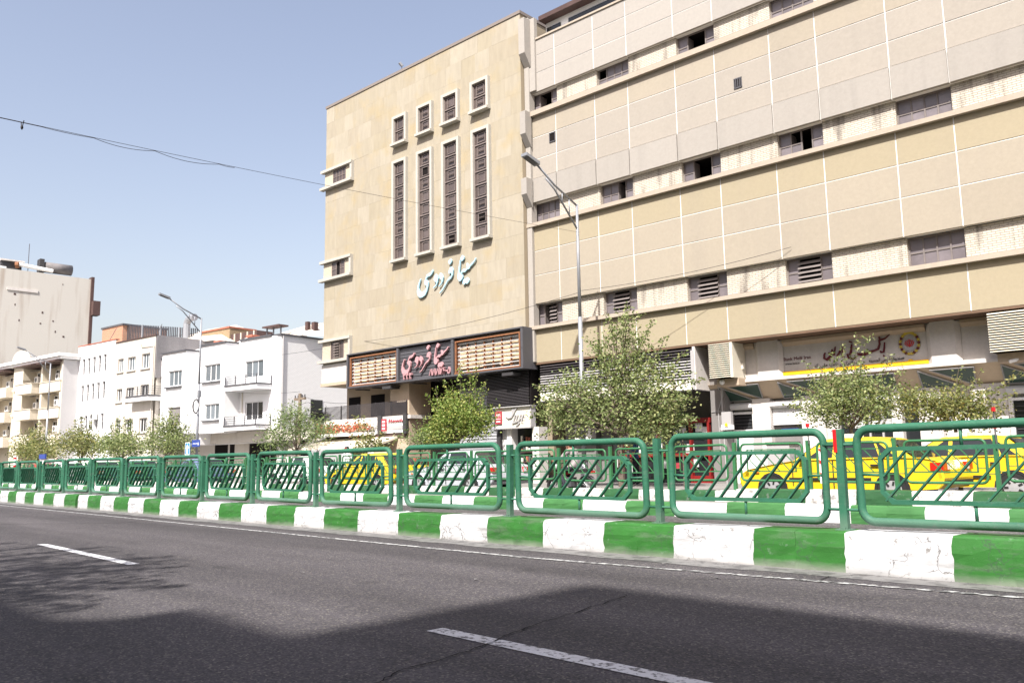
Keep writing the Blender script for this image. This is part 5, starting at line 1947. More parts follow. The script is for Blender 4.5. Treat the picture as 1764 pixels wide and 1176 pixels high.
lampF = dup(lampR, (-81.9, 22.9, PAV), 0, 'farthest street lamp in front of the ornate cream building', 'street lamps along the far pavement')
coil = thing('cable_coil', 'black coil of spare cable hung on the left street lamp', 'cable coil', (-51.3, 22.78, 4.95))
mb = MB()
random.seed(61)
for q in range(5):
    r = .42 + random.uniform(-.03, .03)
    mb.tube([(r * math.cos(a * math.pi / 10), random.uniform(-.05, .0), r * math.sin(a * math.pi / 10)) for a in range(20)], .022, 5, True)
mb.build('loops', wire_m, coil)
bx = thing('junction_box', 'small white box clamped on the left street lamp above the cable coil', 'box', (-51.2, 22.85, 5.5))
MB().box(-.0, .2, -.1, .1, 0, .42).build('casing', metal_lt, bx)

def cable(label, pts, r=.012, n=40, sag=0.0, extra=None):
    P = []
    for (a, b) in zip(pts, pts[1:]):
        a, b = Vector(a), Vector(b)
        for i in range(n):
            t = i / n
            p = a.lerp(b, t)
            p.z -= sag * 4 * t * (1 - t)
            P.append(p)
    P.append(Vector(pts[-1]))
    o = MB().tube(P, r, 5, r1=extra).build('cable', wire_m)
    return tag(o, label, 'cable')
A, B_ = Vector((-24.3, 4.0, 10.37)), Vector((-19.45, 22.75, 9.46))
o = cable('long overhead cable crossing the sky to the right street lamp', [A, B_], .0075, 60, .12, .005)
# looser lashed wire and its clip
P = []
spans = [(0, .055, .16), (.055, .11, .0), (.11, .175, .02), (.175, .255, .09), (.255, .345, .11), (.345, .37, .02)]
for s0, s1, d in spans:
    for i in range(10):
        u = i / 10
        t = s0 + (s1 - s0) * u
        p = A.lerp(B_, t)
        p.z -= .12 * 4 * t * (1 - t) + d * 4 * u * (1 - u) + .012
        P.append(p)
o = tag(MB().tube(P, .008, 5).build('cable', wire_m), 'slack second wire lashed in loops under the overhead cable at left', 'cable')
p = A.lerp(B_, .088)
cl = thing('cable_clip', 'small dark clip hanging from the overhead cable at left', 'clip', (p.x, p.y, p.z - .04))
mb = MB()
blob(mb, (0, 0, -.14), .035, 8, 6, sq=(1, 1, 1.6))
mb.tube([(-.1, 0, .02), (-.05, 0, -.1), (0, 0, -.2), (.1, 0, -.05), (.16, 0, .0)], .012, 5)
mb.build('clip_body', wire_m, cl)
cable('thin cable from the right street lamp along the stone front to the left lamp', [(-19.5, 22.75, 7.25), (-36.0, 24.0, 7.35), (-51.3, 22.9, 7.9)], .008, 24, .25)
cable('thin cable from the right street lamp to the tan facade', [(-19.5, 22.75, 7.3), (-12.6, 25.3, 8.0)], .008, 20, .15)
cable('thin lower cable between the utility pole and the cinema balcony', [(-40.9, 24.0, 5.0), (-36.5, 24.1, 4.3)], .010, 14, .15)
cable('thin upper cable between the utility pole and the left street lamp', [(-41.0, 24.0, 5.2), (-51.2, 22.9, 6.2)], .008, 20, .25)

up = thing('utility_pole', 'weathered wooden utility pole with a crossarm and looping wires', 'utility pole', (-40.97, 24.0, PAV))
MB().tube([(0, 0, 0), (0, 0, 4.75)], .11, 8, r1=.09).build('pole', wood_pole, up)
MB().box(-.55, .55, -.06, .06, 4.4, 4.52).build('crossarm', wood_pole, up)
for x in (-.5, -.2, .25, .5):
    MB().tube([(x, 0, 4.5), (x, 0, 4.68)], .035, 6).build('insulator', dgrey, up)
lp = []
for q in range(12):
    t = q / 11
    lp.append((.1 + 1.2 * math.sin(t * 3.1), -.05, 4.1 - .7 * t + .3 * math.sin(t * 5)))
MB().tube(lp, .012, 5).build('loose_wire', wire_m, up)

# signs
os_ = thing('one_way_sign', 'blue square sign with a white upward arrow beside the left street lamp', 'traffic sign', (-51.75, 22.5, PAV))
MB().tube([(.1, .06, 0), (.1, .06, 2.3)], .03, 8).build('pole', metal_lt, os_)
MB().box(-.34, .34, -.0, .03, 1.6, 2.38, 0).build('plate', sign_blue, os_)
mb = MB()
mb.prism([(-.09, 1.68), (.09, 1.68), (.09, 2.0), (-.09, 2.0)], -.012, -.001)
mb.prism([(-.22, 2.0), (.22, 2.0), (0, 2.28)], -.012, -.001)
mb.build('arrow', white_m, os_)
MB().box(-.34, .34, -.006, -.001, 1.6, 1.64).box(-.34, .34, -.006, -.001, 2.34, 2.38).box(-.34, -.30, -.006, -.001, 1.64, 2.34).box(.30, .34, -.006, -.001, 1.64, 2.34).build('border', white_m, os_)
ns = thing('street_name_sign', 'navy street name sign with small white lettering beside the left street lamp', 'street sign', (-50.6, 22.5, 2.42))
MB().box(-.55, .55, 0, .03, 0, .42).build('plate', sign_navy, ns)
mb = MB()
random.seed(63)
x = -.4
while x < .25:
    stroke(mb, [(x, .2 + random.uniform(0, .05), .02), (x + .05, .17, .03), (x + .11, .2 + random.uniform(0, .06), .02)], -.006, -.001)
    x += .115
mb.prism([(.3, .1), (.44, .1), (.37, .3)], -.006, -.001)
mb.build('script', white_m, ns)
MB().box(-.7, -.55, 0, .03, .16, .24).build('bracket', metal_lt, ns)

def marker(label, loc, h):
    t = thing('marker_post', label, 'marker post', loc, 0, 'red tipped marker rods on the median railing')
    MB().tube([(0, 0, 0), (0, 0, h)], .012, 6).build('rod', dgrey, t)
    MB().tube([(0, 0, h), (0, 0, h + .075)], .036, 8).build('cap', red_m, t)
    return t
mk = marker('thin rod with a red cap left of the chevron marker', (-8.14, 16.55, 1.5), .34)
dup(mk, (-4.66, 16.55, 1.34), 0, 'thin rod with a red cap, lower of the two at the right edge', 'red tipped marker rods on the median railing')
mk2 = dup(mk, (-4.78, 17.0, 1.66), 0, 'thin rod with a red cap, higher of the two at the right edge', 'red tipped marker rods on the median railing')
dup(mk, (-25.35, 16.7, 1.38), 0, 'thin rod with a red cap behind the middle of the near railing', 'red tipped marker rods on the median railing')

cv = thing('chevron_marker', 'white and red striped plate on a thin steel post behind the near railing', 'road marker', (-7.70, 16.2, .29), rad(25))
MB().tube([(0, .03, 0), (0, .03, .75)], .028, 8).build('post', metal_lt, cv)
MB().box(-.065, .065, 0, .02, .42, 1.12).build('plate', white_m, cv)
mb = MB()
for z in (.45, .70, .95):
    mb.prism([(-.065, z + .10), (-.065, z), (.065, z + .0), (.065, z + .1)][0:4], -.006, -.001) if False else mb.prism([(-.064, z + .12), (.064, z), (.064, z + .09), (-.064, z + .19 if z < .9 else 1.115)], -.006, -.001)
mb.build('stripes', red_m, cv)
bl = thing('bollard', 'red and white banded flexible bollard at the far left', 'bollard', (-65.3, 16.4, .3))
for q in range(6):
    MB().tube([(0, 0, 1.1 + q * .13), (0, 0, 1.1 + q * .13 + .13)], .09, 10).build('band', red_m if q % 2 == 0 else white_m, bl)
MB().tube([(0, 0, 0), (0, 0, 1.1)], .06, 8).build('stem', dgrey, bl)
bl2 = thing('bollard', 'red and white banded bollard in front of the red kiosk', 'bollard', (-17.4, 22.5, PAV))
for q in range(4):
    MB().tube([(0, 0, 1.2 + q * .13), (0, 0, 1.2 + q * .13 + .13)], .055, 10).build('band', red_m if q % 2 == 0 else white_m, bl2)
MB().tube([(0, 0, 0), (0, 0, 1.2)], .05, 8).build('stem', dgrey, bl2)
fs = thing('shop_signboard', 'blue shop signboard at the far left edge behind the bollard', 'sign', (-71.5, 19.9, 2.0))
MB().box(-1.2, .3, 0, .1, 0, .35).build('plate', sign_navy, fs)
MB().box(-1.3, -.2, .1, .8, -1.7, 0).build('panel', white_m, fs)

mt = thing('meter_box', 'grey meter box with a yellow warning triangle beside the bank shutter', 'meter box', at(BO, BETA, -15.72, -.92, 2.2), BETA)
MB().box(-.18, .18, -.16, 0, .1, .62).build('casing', slat_grey, mt)
MB().prism_x([(-.22, 0), (-.16, .16), (0, .16), (0, 0)], -.2, .2).build('hood', white_m, mt)
MB().prism([(-.06, .12), (.1, .12), (.02, .25)], -.235, -.222).build('triangle', yellow_m, mt)
fl_ = thing('floodlight', 'small cream floodlight on the bank wall left of the sign', 'floodlight', at(BO, BETA, -14.98, -.7, 4.0), BETA)
MB().box(-.08, .08, -.1, .05, .25, .45).build('head', cream_sign, fl_)
MB().tube([(0, .0, .25), (.02, .05, .05), (.03, .15, -.1)], .02, 6).build('bracket', dgrey, fl_)
cc = thing('security_camera', 'white security camera under the right louvre box', 'camera', at(BO, BETA, -6.55, -.35, 3.78), BETA)
MB().tube([(0, 0, 0), (-.22, -.1, -.06)], .05, 8).build('housing', white_m, cc)
MB().tube([(0, 0, 0), (0, .3, .2)], .018, 6).build('bracket', dgrey, cc)
cc2 = thing('security_camera', 'white dome camera under the small louvre box', 'camera', at(BO, BETA, -15.55, -.3, 3.82), BETA)
mb = MB()
blob(mb, (0, 0, 0), .10)
mb.build('dome', white_m, cc2, True)
fl3 = thing('roof_floodlight', 'small floodlight standing on the coping of the stone block', 'floodlight', at(BO, BETA, -32.1, .2, 20.66), BETA)
MB().tube([(0, 0, 0), (-.03, 0, .3)], .025, 6).build('stem', dgrey, fl3)
MB().tube([(-.03, .05, .3), (-.1, -.08, .46)], .08, 8).build('head', metal_lt, fl3)

pl_ = thing('concrete_planter', 'terracotta coloured round planter in front of the roller shutter', 'planter', (-29.9, 23.2, PAV))
mb = MB()
for q in range(1):
    mb.tube([(0, 0, 0), (0, 0, .55), (0, 0, 1.1)], .62, 12, r1=.78)
mb.build('bowl', terra_m, pl_)
st = thing('entrance_steps', 'grey steps in front of the roller shutter', 'steps', (-26.7, 24.0, PAV))
for q in range(4):
    MB().box(-2.6, 1.2, -.9 + q * .28, .3, q * .16, q * .16 + .16).build('step', conc_m, st)
bn = thing('rubbish_bin', 'pale grey bin box on the pavement before the bank', 'bin', (-11.9, 22.6, PAV))
MB().box(-.35, .35, -.3, .3, 0, 1.25).build('body', slat_grey, bn)
MB().box(-.38, .38, -.33, .33, 1.25, 1.32).build('lid', dgrey, bn)

# ---------------------------------------------------------------- vehicles
def make_car(label, cat, paint, L=4.45, taxi=False):
    """saloon, nose towards +x, wheels on z = 0"""
    t = thing('taxi' if taxi else 'car', label, cat)
    h = L / 2
    xf, xr = h - .82, -h + 1.0
    def arch(cx):
        return [(cx + .37 * math.cos(rad(a)), .30 + .37 * math.sin(rad(a))) for a in range(180, -1, -20)]
    bot = [(-h + .08, .34)] + [(p[0], max(.22, p[1])) for p in arch(xr)] + [(p[0], max(.22, p[1])) for p in arch(xf)] + [(h - .06, .30)]
    top = [(h + .0, .42), (h + .02, .55), (h - .06, .66), (h - .2, .74), (h - .75, .84), (h - 1.28, .92), (h - 1.45, .94), (-h + 1.0, .97), (-h + .35, .96), (-h + .06, .90), (-h + .0, .72), (-h - .03, .55), (-h, .42)]
    prof = bot + top
    cx, cz = 0, .6
    mb = MB()
    rings = []
    for y, s, dz in ((-.84, .955, .0), (-.865, .985, 0), (-.85, 1.0, 0), (.85, 1.0, 0), (.865, .985, 0), (.84, .955, 0)):
        b = len(mb.v)
        for x, z in prof:
            zz = z if z < .5 else .5 + (z - .5) * s
            mb.v.append((x * (s if abs(x) > h - .5 else 1), y, zz))
        rings.append(b)
    n = len(prof)
    for a, c in zip(rings, rings[1:]):
        for i in range(n):
            j = (i + 1) % n
            mb.f.append((a + i, c + i, c + j, a + j))
            mb.m.append(0)
    mb.f.append(tuple(rings[0] + i for i in range(n)))
    mb.f.append(tuple(rings[-1] + i for i in range(n - 1, -1, -1)))
    mb.m += [0, 0]
    body = mb.build('body', paint, t)
    # cabin
    xb0, xb1, xt0, xt1 = h - 1.30, -h + .55, h - 2.05, -h + 1.22
    zb, zt = .93, 1.40
    rr = MB()
    yb, yt = .80, .60
    secs = [(xb0, xb1, yb, zb), (xb0 - .36, xb1 + .33, .725, 1.15), (xt0 + .10, xt1 - .10, .64, 1.345), (xt0 - .02, xt1 + .05, yt, zt - .005), (xt0 - .35, xt1 + .3, .45, zt + .02)]
    idx = []
    for x0, x1, y, z in secs:
        b = len(rr.v)
        rr.v += [(x0, -y * .93, z), (x0 + .03, -y * .5, z), (x0 + .03, y * .5, z), (x0, y * .93, z), (x0 - .12, y, z), (x1 + .12, y, z), (x1, y * .93, z), (x1 - .02, 0, z), (x1, -y * .93, z), (x1 + .12, -y, z), (x0 - .12, -y, z)]
        idx.append(b)
    for a, c in zip(idx, idx[1:]):
        for i in range(11):
            j = (i + 1) % 11
            rr.f.append((a + i, a + j, c + j, c + i))
            rr.m.append(0)
    rr.f.append(tuple(idx[-1] + i for i in range(11)))
    rr.m.append(0)
    rr.build('roof', paint, t)
    def yz(z):                       # cabin half-width at a height
        pts = [(zb, yb), (1.15, .725), (1.345, .64), (zt, yt)]
        for (z0, y0), (z1, y1) in zip(pts, pts[1:]):
            if z0 <= z <= z1: return y0 + (y1 - y0) * (z - z0) / (z1 - z0)
        return yt
    def xfz(z): return xb0 - (xb0 - xt0) * (z - zb) / (zt - zb)
    def xrz(z): return xb1 + (xt1 - xb1) * (z - zb) / (zt - zb)
    z0, z1 = .985, 1.335
    mid = -.02
    for s in (-1, 1):
        for x0b, x0t, x1b, x1t in ((xfz(z0) - .28, xfz(z1) - .22, mid + .04, mid + .04), (mid - .04, mid - .04, xrz(z0) + .62, xrz(z1) + .28)):
            g = MB()
            g.face([(x0b, s * (yz(z0) + .012), z0), (x1b, s * (yz(z0) + .012), z0), (x1t, s * (yz(z1) + .014), z1), (x0t, s * (yz(z1) + .014), z1)])
            g.build('side_window', dark_glass, t)
        g = MB()
        g.face([(xrz(z0) + .56, s * (yz(z0) + .012), z0), (xrz(z0) + .28, s * (yz(z0) + .012), z0), (xrz(1.24) + .24, s * (yz(1.24) + .014), 1.24), (xrz(z1) + .24, s * (yz(z1) + .014), z1)])
        g.build('quarter_window', dark_glass, t)
    for nm, fx, sg in (('windshield', xfz, 1), ('rear_window', xrz, -1)):
        g = MB()
        o1, o2 = fx(.97) + sg * .05, fx(1.345) + sg * .05
        g.face([(o1, -.70, .97), (o1, .70, .97), (o2, .56, 1.345), (o2, -.56, 1.345)])
        g.build(nm, dark_glass, t)
    tr = MB()
    for s in (-1, 1):
        tr.box(xr + .42, xf - .42, s * .862, s * .875, .50, .555)
        tr.box(mid - .012, mid + .012, s * .864, s * .868, .34, .95)
        tr.box(xf - .52, xf - .50, s * .864, s * .868, .40, .92)
    tr.box(-h - .05, -h + .04, -.78, .78, .42, .50).box(h - .02, h + .05, -.78, .78, .40, .48)
    tr.build('moulding', trim_m, t)
    for s in (-1, 1):
        MB().box(mid + .1, mid + .28, s * .862, s * .885, .80, .835).build('door_handle', trim_m, t)
        MB().box(mid - 1.0, mid - .82, s * .862, s * .885, .80, .835).build('door_handle', trim_m, t)
        MB().prism([(xfz(1.0) - .30, .96), (xfz(1.0) - .12, .96), (xfz(1.0) - .16, 1.09), (xfz(1.0) - .28, 1.09)], s * .80, s * .97).build('wing_mirror', trim_m if not taxi else paint, t)
        MB().box(h - .22, h + .012, s * .52, s * .84, .58, .70).build('headlight', lamp_cl, t)
        q = MB()
        q.box(-h - .035, -h + .22, s * .50, s * .872, .70, .86)
        tl = q.build('taillight', lamp_red, t)
        MB().box(-h - .04, -h - .03, s * .50, s * .64, .72, .84).build('lamp_segment', lamp_cl, tl)
        MB().box(h - .5, h - .4, s * .862, s * .872, .66, .70).build('indicator', amber_m, t)
        for cx in (xf, xr):
            w = MB()
            y0, y1 = (s * .86, s * .66)
            w.tube([(cx, y0, .30), (cx, y1, .30)], .305, 20)
            wh = w.build('wheel', tyre_m, t)
            r = MB()
            yy = s * .863
            for q in range(20):
                a0, a1 = 2 * math.pi * q / 20, 2 * math.pi * (q + 1) / 20
                r.face([(cx, yy + s * .01, .30), (cx + .2 * math.cos(a0), yy, .3 + .2 * math.sin(a0)), (cx + .2 * math.cos(a1), yy, .3 + .2 * math.sin(a1))])
            for q in range(7):
                a = 2 * math.pi * q / 7
                p0, p1 = (cx + .10 * math.cos(a), .3 + .10 * math.sin(a)), (cx + .185 * math.cos(a), .3 + .185 * math.sin(a))
                nx, nz = -math.sin(a) * .022, math.cos(a) * .022
                r.face([(p0[0] - nx, yy + s * .014, p0[1] - nz), (p1[0] - nx, yy + s * .012, p1[1] - nz), (p1[0] + nx, yy + s * .012, p1[1] + nz), (p0[0] + nx, yy + s * .014, p0[1] + nz)], 1)
            r.build('rim', [rim_m, trim_m], wh)
            # arch lining
            l = MB()
            for q in range(9):
                a0, a1 = math.pi * q / 9, math.pi * (q + 1) / 9
                l.face([(cx + .31 * math.cos(a0), s * .867, .3 + .31 * math.sin(a0)), (cx + .372 * math.cos(a0), s * .867, .3 + .372 * math.sin(a0)), (cx + .372 * math.cos(a1), s * .867, .3 + .372 * math.sin(a1)), (cx + .31 * math.cos(a1), s * .867, .3 + .31 * math.sin(a1))])
            l.build('wheel_arch', trim_m, t)
    if taxi:
        MB().box(-.25, .15, -.3, .3, 1.41, 1.50).build('roof_plate', poster_m, t)
    return t

G_T = 'yellow taxis in the far road'
taxi1 = make_car('yellow taxi with silver wheel trims nearest the chevron marker', 'taxi', taxi_m, 4.5, True)
taxi1['group'] = G_T
taxi1.location = (-8.30, 18.75, ROAD2 + .02)
taxi1.rotation_euler = (0, 0, math.pi)
taxi2 = dup(taxi1, (-6.65, 20.95, ROAD2 + .02), math.pi, 'yellow taxi with a passenger, half hidden behind the nearest taxi', G_T)
taxi3 = dup(taxi1, (-26.6, 18.9, ROAD2), math.pi, 'yellow taxi behind the white shirted man near the roller shutter', G_T)
G_C = 'cars in the far road'
car1 = make_car('silver saloon with red tail lamps in front of the roller shutter', 'car', silver_m)
car1['group'] = G_C
car1.location = (-21.35, 18.75, ROAD2)
car1.rotation_euler = (0, 0, math.pi)
def recolour(root, m):
    for ch in root.children:
        if ch.name.startswith('body') or ch.name.startswith('roof'):
            ch.data = ch.data.copy()
            ch.data.materials[0] = m
c2 = dup(car1, (-50.0, 18.8, ROAD2), math.pi, 'dark teal saloon seen through the left part of the railings', G_C)
recolour(c2, teal_m)
c3 = dup(car1, (-55.6, 18.7, ROAD2), math.pi, 'second dark teal saloon, farther left along the railings', G_C)
recolour(c3, teal_m)
c4 = dup(car1, (-41.8, 18.8, ROAD2), math.pi, 'dark blue saloon seen between the railings below the blue arrow sign', G_C)
recolour(c4, bluec_m)
c5 = dup(car1, (-62.5, 18.9, ROAD2), math.pi, 'white saloon at the left behind the railings', G_C)
recolour(c5, white_car)
c6 = dup(car1, (-68.5, 18.9, ROAD2), math.pi, 'red saloon at the far left behind the railings', G_C)
recolour(c6, redc_m)
c7 = dup(car1, (-35.0, 20.9, ROAD2), math.pi, 'white saloon parked at the far pavement beside the feathery tree', G_C)
recolour(c7, white_car)

# ---------------------------------------------------------------- people
def skin_body(name, joints, edges, m, parent, sub=2):
    """one continuous skinned surface from a posed skeleton: joints {name: (x, y, z, rx, ry)}"""
    keys = list(joints)
    me = bpy.data.meshes.new(name)
    me.from_pydata([joints[k][:3] for k in keys], [(keys.index(a), keys.index(b)) for a, b in edges], [])
    o = put(name, me, parent)
    sk = o.modifiers.new('Skin', 'SKIN')
    sk.use_smooth_shade = True
    lay = me.skin_vertices[0].data if me.skin_vertices else None
    if lay is None:
        bm = bmesh.new()
        bm.from_mesh(me)
        bm.verts.layers.skin.verify()
        bm.to_mesh(me)
        bm.free()
        lay = me.skin_vertices[0].data
    for i, k in enumerate(keys):
        j = joints[k]
        lay[i].radius = (j[3], j[4] if len(j) > 4 else j[3])
        lay[i].use_root = (i == 0)
    ss = o.modifiers.new('Subdivision', 'SUBSURF')
    ss.levels = sub
    ss.render_levels = sub
    me.materials.append(m)
    dg = bpy.context.evaluated_depsgraph_get()
    bpy.context.view_layer.update()
    m2 = bpy.data.meshes.new_from_object(o.evaluated_get(bpy.context.evaluated_depsgraph_get()))
    o.modifiers.clear()
    o.data = m2
    if not m2.materials: m2.materials.append(m)
    for p in m2.polygons: p.use_smooth = True
    return o

def head(parent, c, face=(1, 0), hair=True, cap=None, r=.105):
    """head with nose, ears, eyes, mouth and hair; face is the horizontal direction it looks in"""
    fx, fy = face
    l = math.hypot(fx, fy)
    fx, fy = fx / l, fy / l
    def P(f, s, u): return (c[0] + fx * f - fy * s, c[1] + fy * f + fx * s, c[2] + u)
    mb = MB()
    blob(mb, P(.0, 0, .01), r, 12, 9, sq=(.92, .92, 1.18))
    blob(mb, P(.035, 0, -.065), r * .68, 10, 7, sq=(.9, .9, .95))
    blob(mb, P(r * .98, 0, -.012), .019, 6, 5, sq=(1, 1, 1.5))
    for s in (-1, 1):
        blob(mb, P(-.01, s * r * .9, -.005), .026, 6, 5, sq=(.6, .6, 1.2))
    h = mb.build('head', skin_m, parent, True)
    e = MB()
    for s in (-1, 1):
        blob(e, P(r * .82, s * .036, .02), .013, 6, 5)
    blob(e, P(r * .9, 0, -.062), .016, 6, 4, sq=(1, 1.2, .35))
    e.build('face_features', hair_m, h)
    if hair:
        hb = MB()
        blob(hb, P(-.018, 0, .042), r * 1.06, 12, 8, sq=(.95, .95, 1.0))
        hb.build('hair', cap or hair_m, h, True)
    return h

def hand(mb, c, d, s=1.0):
    """small curled hand: palm, four fingers and a thumb"""
    d = Vector(d).normalized()
    side = d.orthogonal().normalized()
    c = Vector(c)
    blob(mb, c, .045 * s, 8, 6, sq=(1, .8, .8))
    for k in range(4):
        o = side * (.028 - .018 * k)
        b = c + d * .035 + o
        mb.tube([b, b + d * (.04 - .004 * abs(k - 1)), b + d * .055 + Vector((0, 0, -.025))], .011, 6, r1=.008)
    mb.tube([c + side * .035, c + side * .06 + d * .02, c + side * .055 + d * .045], .012, 6, r1=.009)

def standing(label, loc, rz, shirt, trouser, group=None, arms='down', cap=None):
    """figure facing +x, feet at z = 0"""
    t = thing('person', label, 'person', loc, rz, group)
    J = {'pelvis': (0, 0, .95, .13, .16), 'waist': (0, 0, 1.08, .12, .15), 'chest': (.01, 0, 1.28, .13, .18), 'neckb': (0, 0, 1.45, .085, .10),
         'neck': (.01, 0, 1.53, .052), 'shL': (0, .17, 1.42, .075), 'shR': (0, -.17, 1.42, .075)}
    E = [('pelvis', 'waist'), ('waist', 'chest'), ('chest', 'neckb'), ('neckb', 'neck'), ('neckb', 'shL'), ('neckb', 'shR')]
    if arms == 'down':
        A = {'elL': (-.02, .25, 1.14, .05), 'wrL': (.06, .26, .92, .036), 'elR': (-.02, -.25, 1.14, .05), 'wrR': (.06, -.26, .92, .036)}
    else:
        A = {'elL': (.12, .27, 1.2, .05), 'wrL': (.34, .2, 1.18, .036), 'elR': (.12, -.27, 1.2, .05), 'wrR': (.34, -.2, 1.18, .036)}
    J.update(A)
    E += [('shL', 'elL'), ('elL', 'wrL'), ('shR', 'elR'), ('elR', 'wrR')]
    J.update({'hipL': (0, .09, .88, .095), 'hipR': (0, -.09, .88, .095), 'knL': (.03, .10, .49, .062), 'knR': (-.04, -.10, .49, .062), 'anL': (0, .1, .08, .04), 'anR': (-.1, -.1, .08, .04), 'toL': (.16, .11, .035, .035), 'toR': (.06, -.11, .035, .035)})
    E += [('pelvis', 'hipL'), ('pelvis', 'hipR'), ('hipL', 'knL'), ('hipR', 'knR'), ('knL', 'anL'), ('knR', 'anR'), ('anL', 'toL'), ('anR', 'toR')]
    o = skin_body('body', J, E, shirt, t)
    o.data.materials.append(trouser)
    o.data.materials.append(skin_m)
    o.data.materials.append(trim_m)
    for p in o.data.polygons:
        z, y = p.center.z, abs(p.center.y)
        if z < .075: p.material_index = 3
        elif z < .93 and y < .215: p.material_index = 1
        elif z > 1.5: p.material_index = 2
        elif (y > .19 and z < 1.17 and arms == 'down') or (arms != 'down' and p.center.x > .2 and z > 1): p.material_index = 2
    hm = MB()
    for s in ('L', 'R'):
        w, e = Vector(J['wr' + s][:3]), Vector(J['el' + s][:3])
        hand(hm, w + (w - e).normalized() * .05, w - e)
    hm.build('hand', skin_m, t, True)
    head(t, (.02, 0, 1.655), (1, 0), True, cap)
    return t

p1 = standing('person in a white shirt standing at the yellow taxi near the roller shutter', (-31.2, 20.6, ROAD2), rad(110), cloth_white, cloth_dark, arms='fwd')
p2 = standing('person in white clothes at the left between two street trees', (-77.8, 22.7, PAV), rad(-60), cloth_white, cloth_white)
p3 = standing('person in dark blue walking by the grey pier', (-18.4, 24.2, PAV), rad(200), cloth_blue, cloth_dark)

# motorcycle and its rider, heading left
mc = thing('motorcycle', 'small dark motorcycle on the far road beyond the median railing', 'motorcycle', (-16.3, 18.35, ROAD2), math.pi)
for x in (.63, -.63):
    w = MB()
    w.tube([(x + .245 * math.cos(2 * math.pi * q / 20), 0, .30 + .245 * math.sin(2 * math.pi * q / 20)) for q in range(20)], .055, 8, True)
    wh = w.build('wheel', tyre_m, mc, True)
    s = MB()
    for q in range(8):
        a = math.pi * q / 8
        s.tube([(x - .22 * math.cos(a), 0, .3 - .22 * math.sin(a)), (x + .22 * math.cos(a), 0, .3 + .22 * math.sin(a))], .005, 4)
    s.tube([(x, -.06, .3), (x, .06, .3)], .04, 8)
    s.build('spokes', rim_m, wh)
mb = MB()
mb.tube([(.63, .07, .3), (.42, .06, .92)], .022, 6).tube([(.63, -.07, .3), (.42, -.06, .92)], .022, 6)
mb.tube([(.42, -.02, .9), (.1, 0, .55), (-.2, 0, .45), (-.63, .08, .3)], .025, 6).tube([(.42, .02, .85), (-.1, 0, .68), (-.55, 0, .72)], .022, 6)
mb.tube([(.36, -.34, 1.0), (.44, -.1, .95), (.44, .1, .95), (.36, .34, 1.0)], .014, 6)
mb.build('frame', trim_m, mc)
mb = MB()
blob(mb, (.12, 0, .76), .2, 10, 7, sq=(1.25, .7, .7))
mb.build('tank', redc_m, mc, True)
MB().prism([(-.05, .76), (-.75, .80), (-.72, .70), (-.1, .66)], -.13, .13).build('seat', trim_m, mc)
mb = MB()
mb.box(-.12, .22, -.13, .13, .30, .56)
mb.tube([(.2, -.14, .3), (-.2, -.17, .25), (-.75, -.17, .33)], .04, 8)
mb.build('engine', dgrey, mc)
MB().tube([(.48, 0, .86), (.56, 0, .85)], .085, 10).build('headlight', lamp_cl, mc)
MB().box(-.86, -.76, -.08, .08, .66, .74).build('taillight', lamp_red, mc)
mb = MB()
for a in range(20, 140, 20):
    p, q = rad(a), rad(a + 20)
    mb.face([(.63 + .32 * math.cos(p), -.06, .3 + .32 * math.sin(p)), (.63 + .32 * math.cos(p), .06, .3 + .32 * math.sin(p)), (.63 + .32 * math.cos(q), .06, .3 + .32 * math.sin(q)), (.63 + .32 * math.cos(q), -.06, .3 + .32 * math.sin(q))])
    mb.face([(-.63 + .32 * math.cos(p), -.07, .3 + .32 * math.sin(p)), (-.63 + .32 * math.cos(p), .07, .3 + .32 * math.sin(p)), (-.63 + .32 * math.cos(q), .07, .3 + .32 * math.sin(q)), (-.63 + .32 * math.cos(q), -.07, .3 + .32 * math.sin(q))])
mb.build('mudguard', dgrey, mc)

rd = thing('person', 'person in a grey pullover and dark cap riding the motorcycle', 'person', (-16.3, 18.35, ROAD2), math.pi)
J = {'pelvis': (-.22, 0, .88, .12, .15), 'waist': (-.19, 0, 1.0, .115, .15), 'chest': (-.10, 0, 1.17, .125, .18), 'neckb': (-.04, 0, 1.32, .08, .1), 'neck': (-.01, 0, 1.38, .05),
     'shL': (-.05, .18, 1.29, .075), 'shR': (-.05, -.18, 1.29, .075), 'elL': (.10, .27, 1.10, .052), 'elR': (.10, -.27, 1.10, .052), 'wrL': (.32, .30, 1.03, .036), 'wrR': (.32, -.30, 1.03, .036),
     'hipL': (-.18, .1, .84, .1), 'hipR': (-.18, -.1, .84, .1), 'knL': (.25, .17, .72, .066), 'knR': (.25, -.17, .72, .066), 'anL': (.08, .18, .34, .042), 'anR': (.08, -.18, .34, .042), 'toL': (.24, .19, .30, .035), 'toR': (.24, -.19, .30, .035)}
E = [('pelvis', 'waist'), ('waist', 'chest'), ('chest', 'neckb'), ('neckb', 'neck'), ('neckb', 'shL'), ('neckb', 'shR'), ('shL', 'elL'), ('elL', 'wrL'), ('shR', 'elR'), ('elR', 'wrR'), ('pelvis', 'hipL'), ('pelvis', 'hipR'), ('hipL', 'knL'), ('hipR', 'knR'), ('knL', 'anL'), ('knR', 'anR'), ('anL', 'toL'), ('anR', 'toR')]
o = skin_body('body', J, E, cloth_grey, rd)
o.data.materials.append(cloth_dark)
o.data.materials.append(skin_m)
for p in o.data.polygons:
    if p.center.z < .86 and p.center.z > 0: p.material_index = 1
    if p.center.z > 1.365: p.material_index = 2
hm = MB()
for s in (-1, 1): hand(hm, (.36, s * .31, 1.02), (1, 0, -.1))
hm.build('hand', skin_m, rd, True)
head(rd, (.03, 0, 1.475), (1, 0), True, cloth_dark)

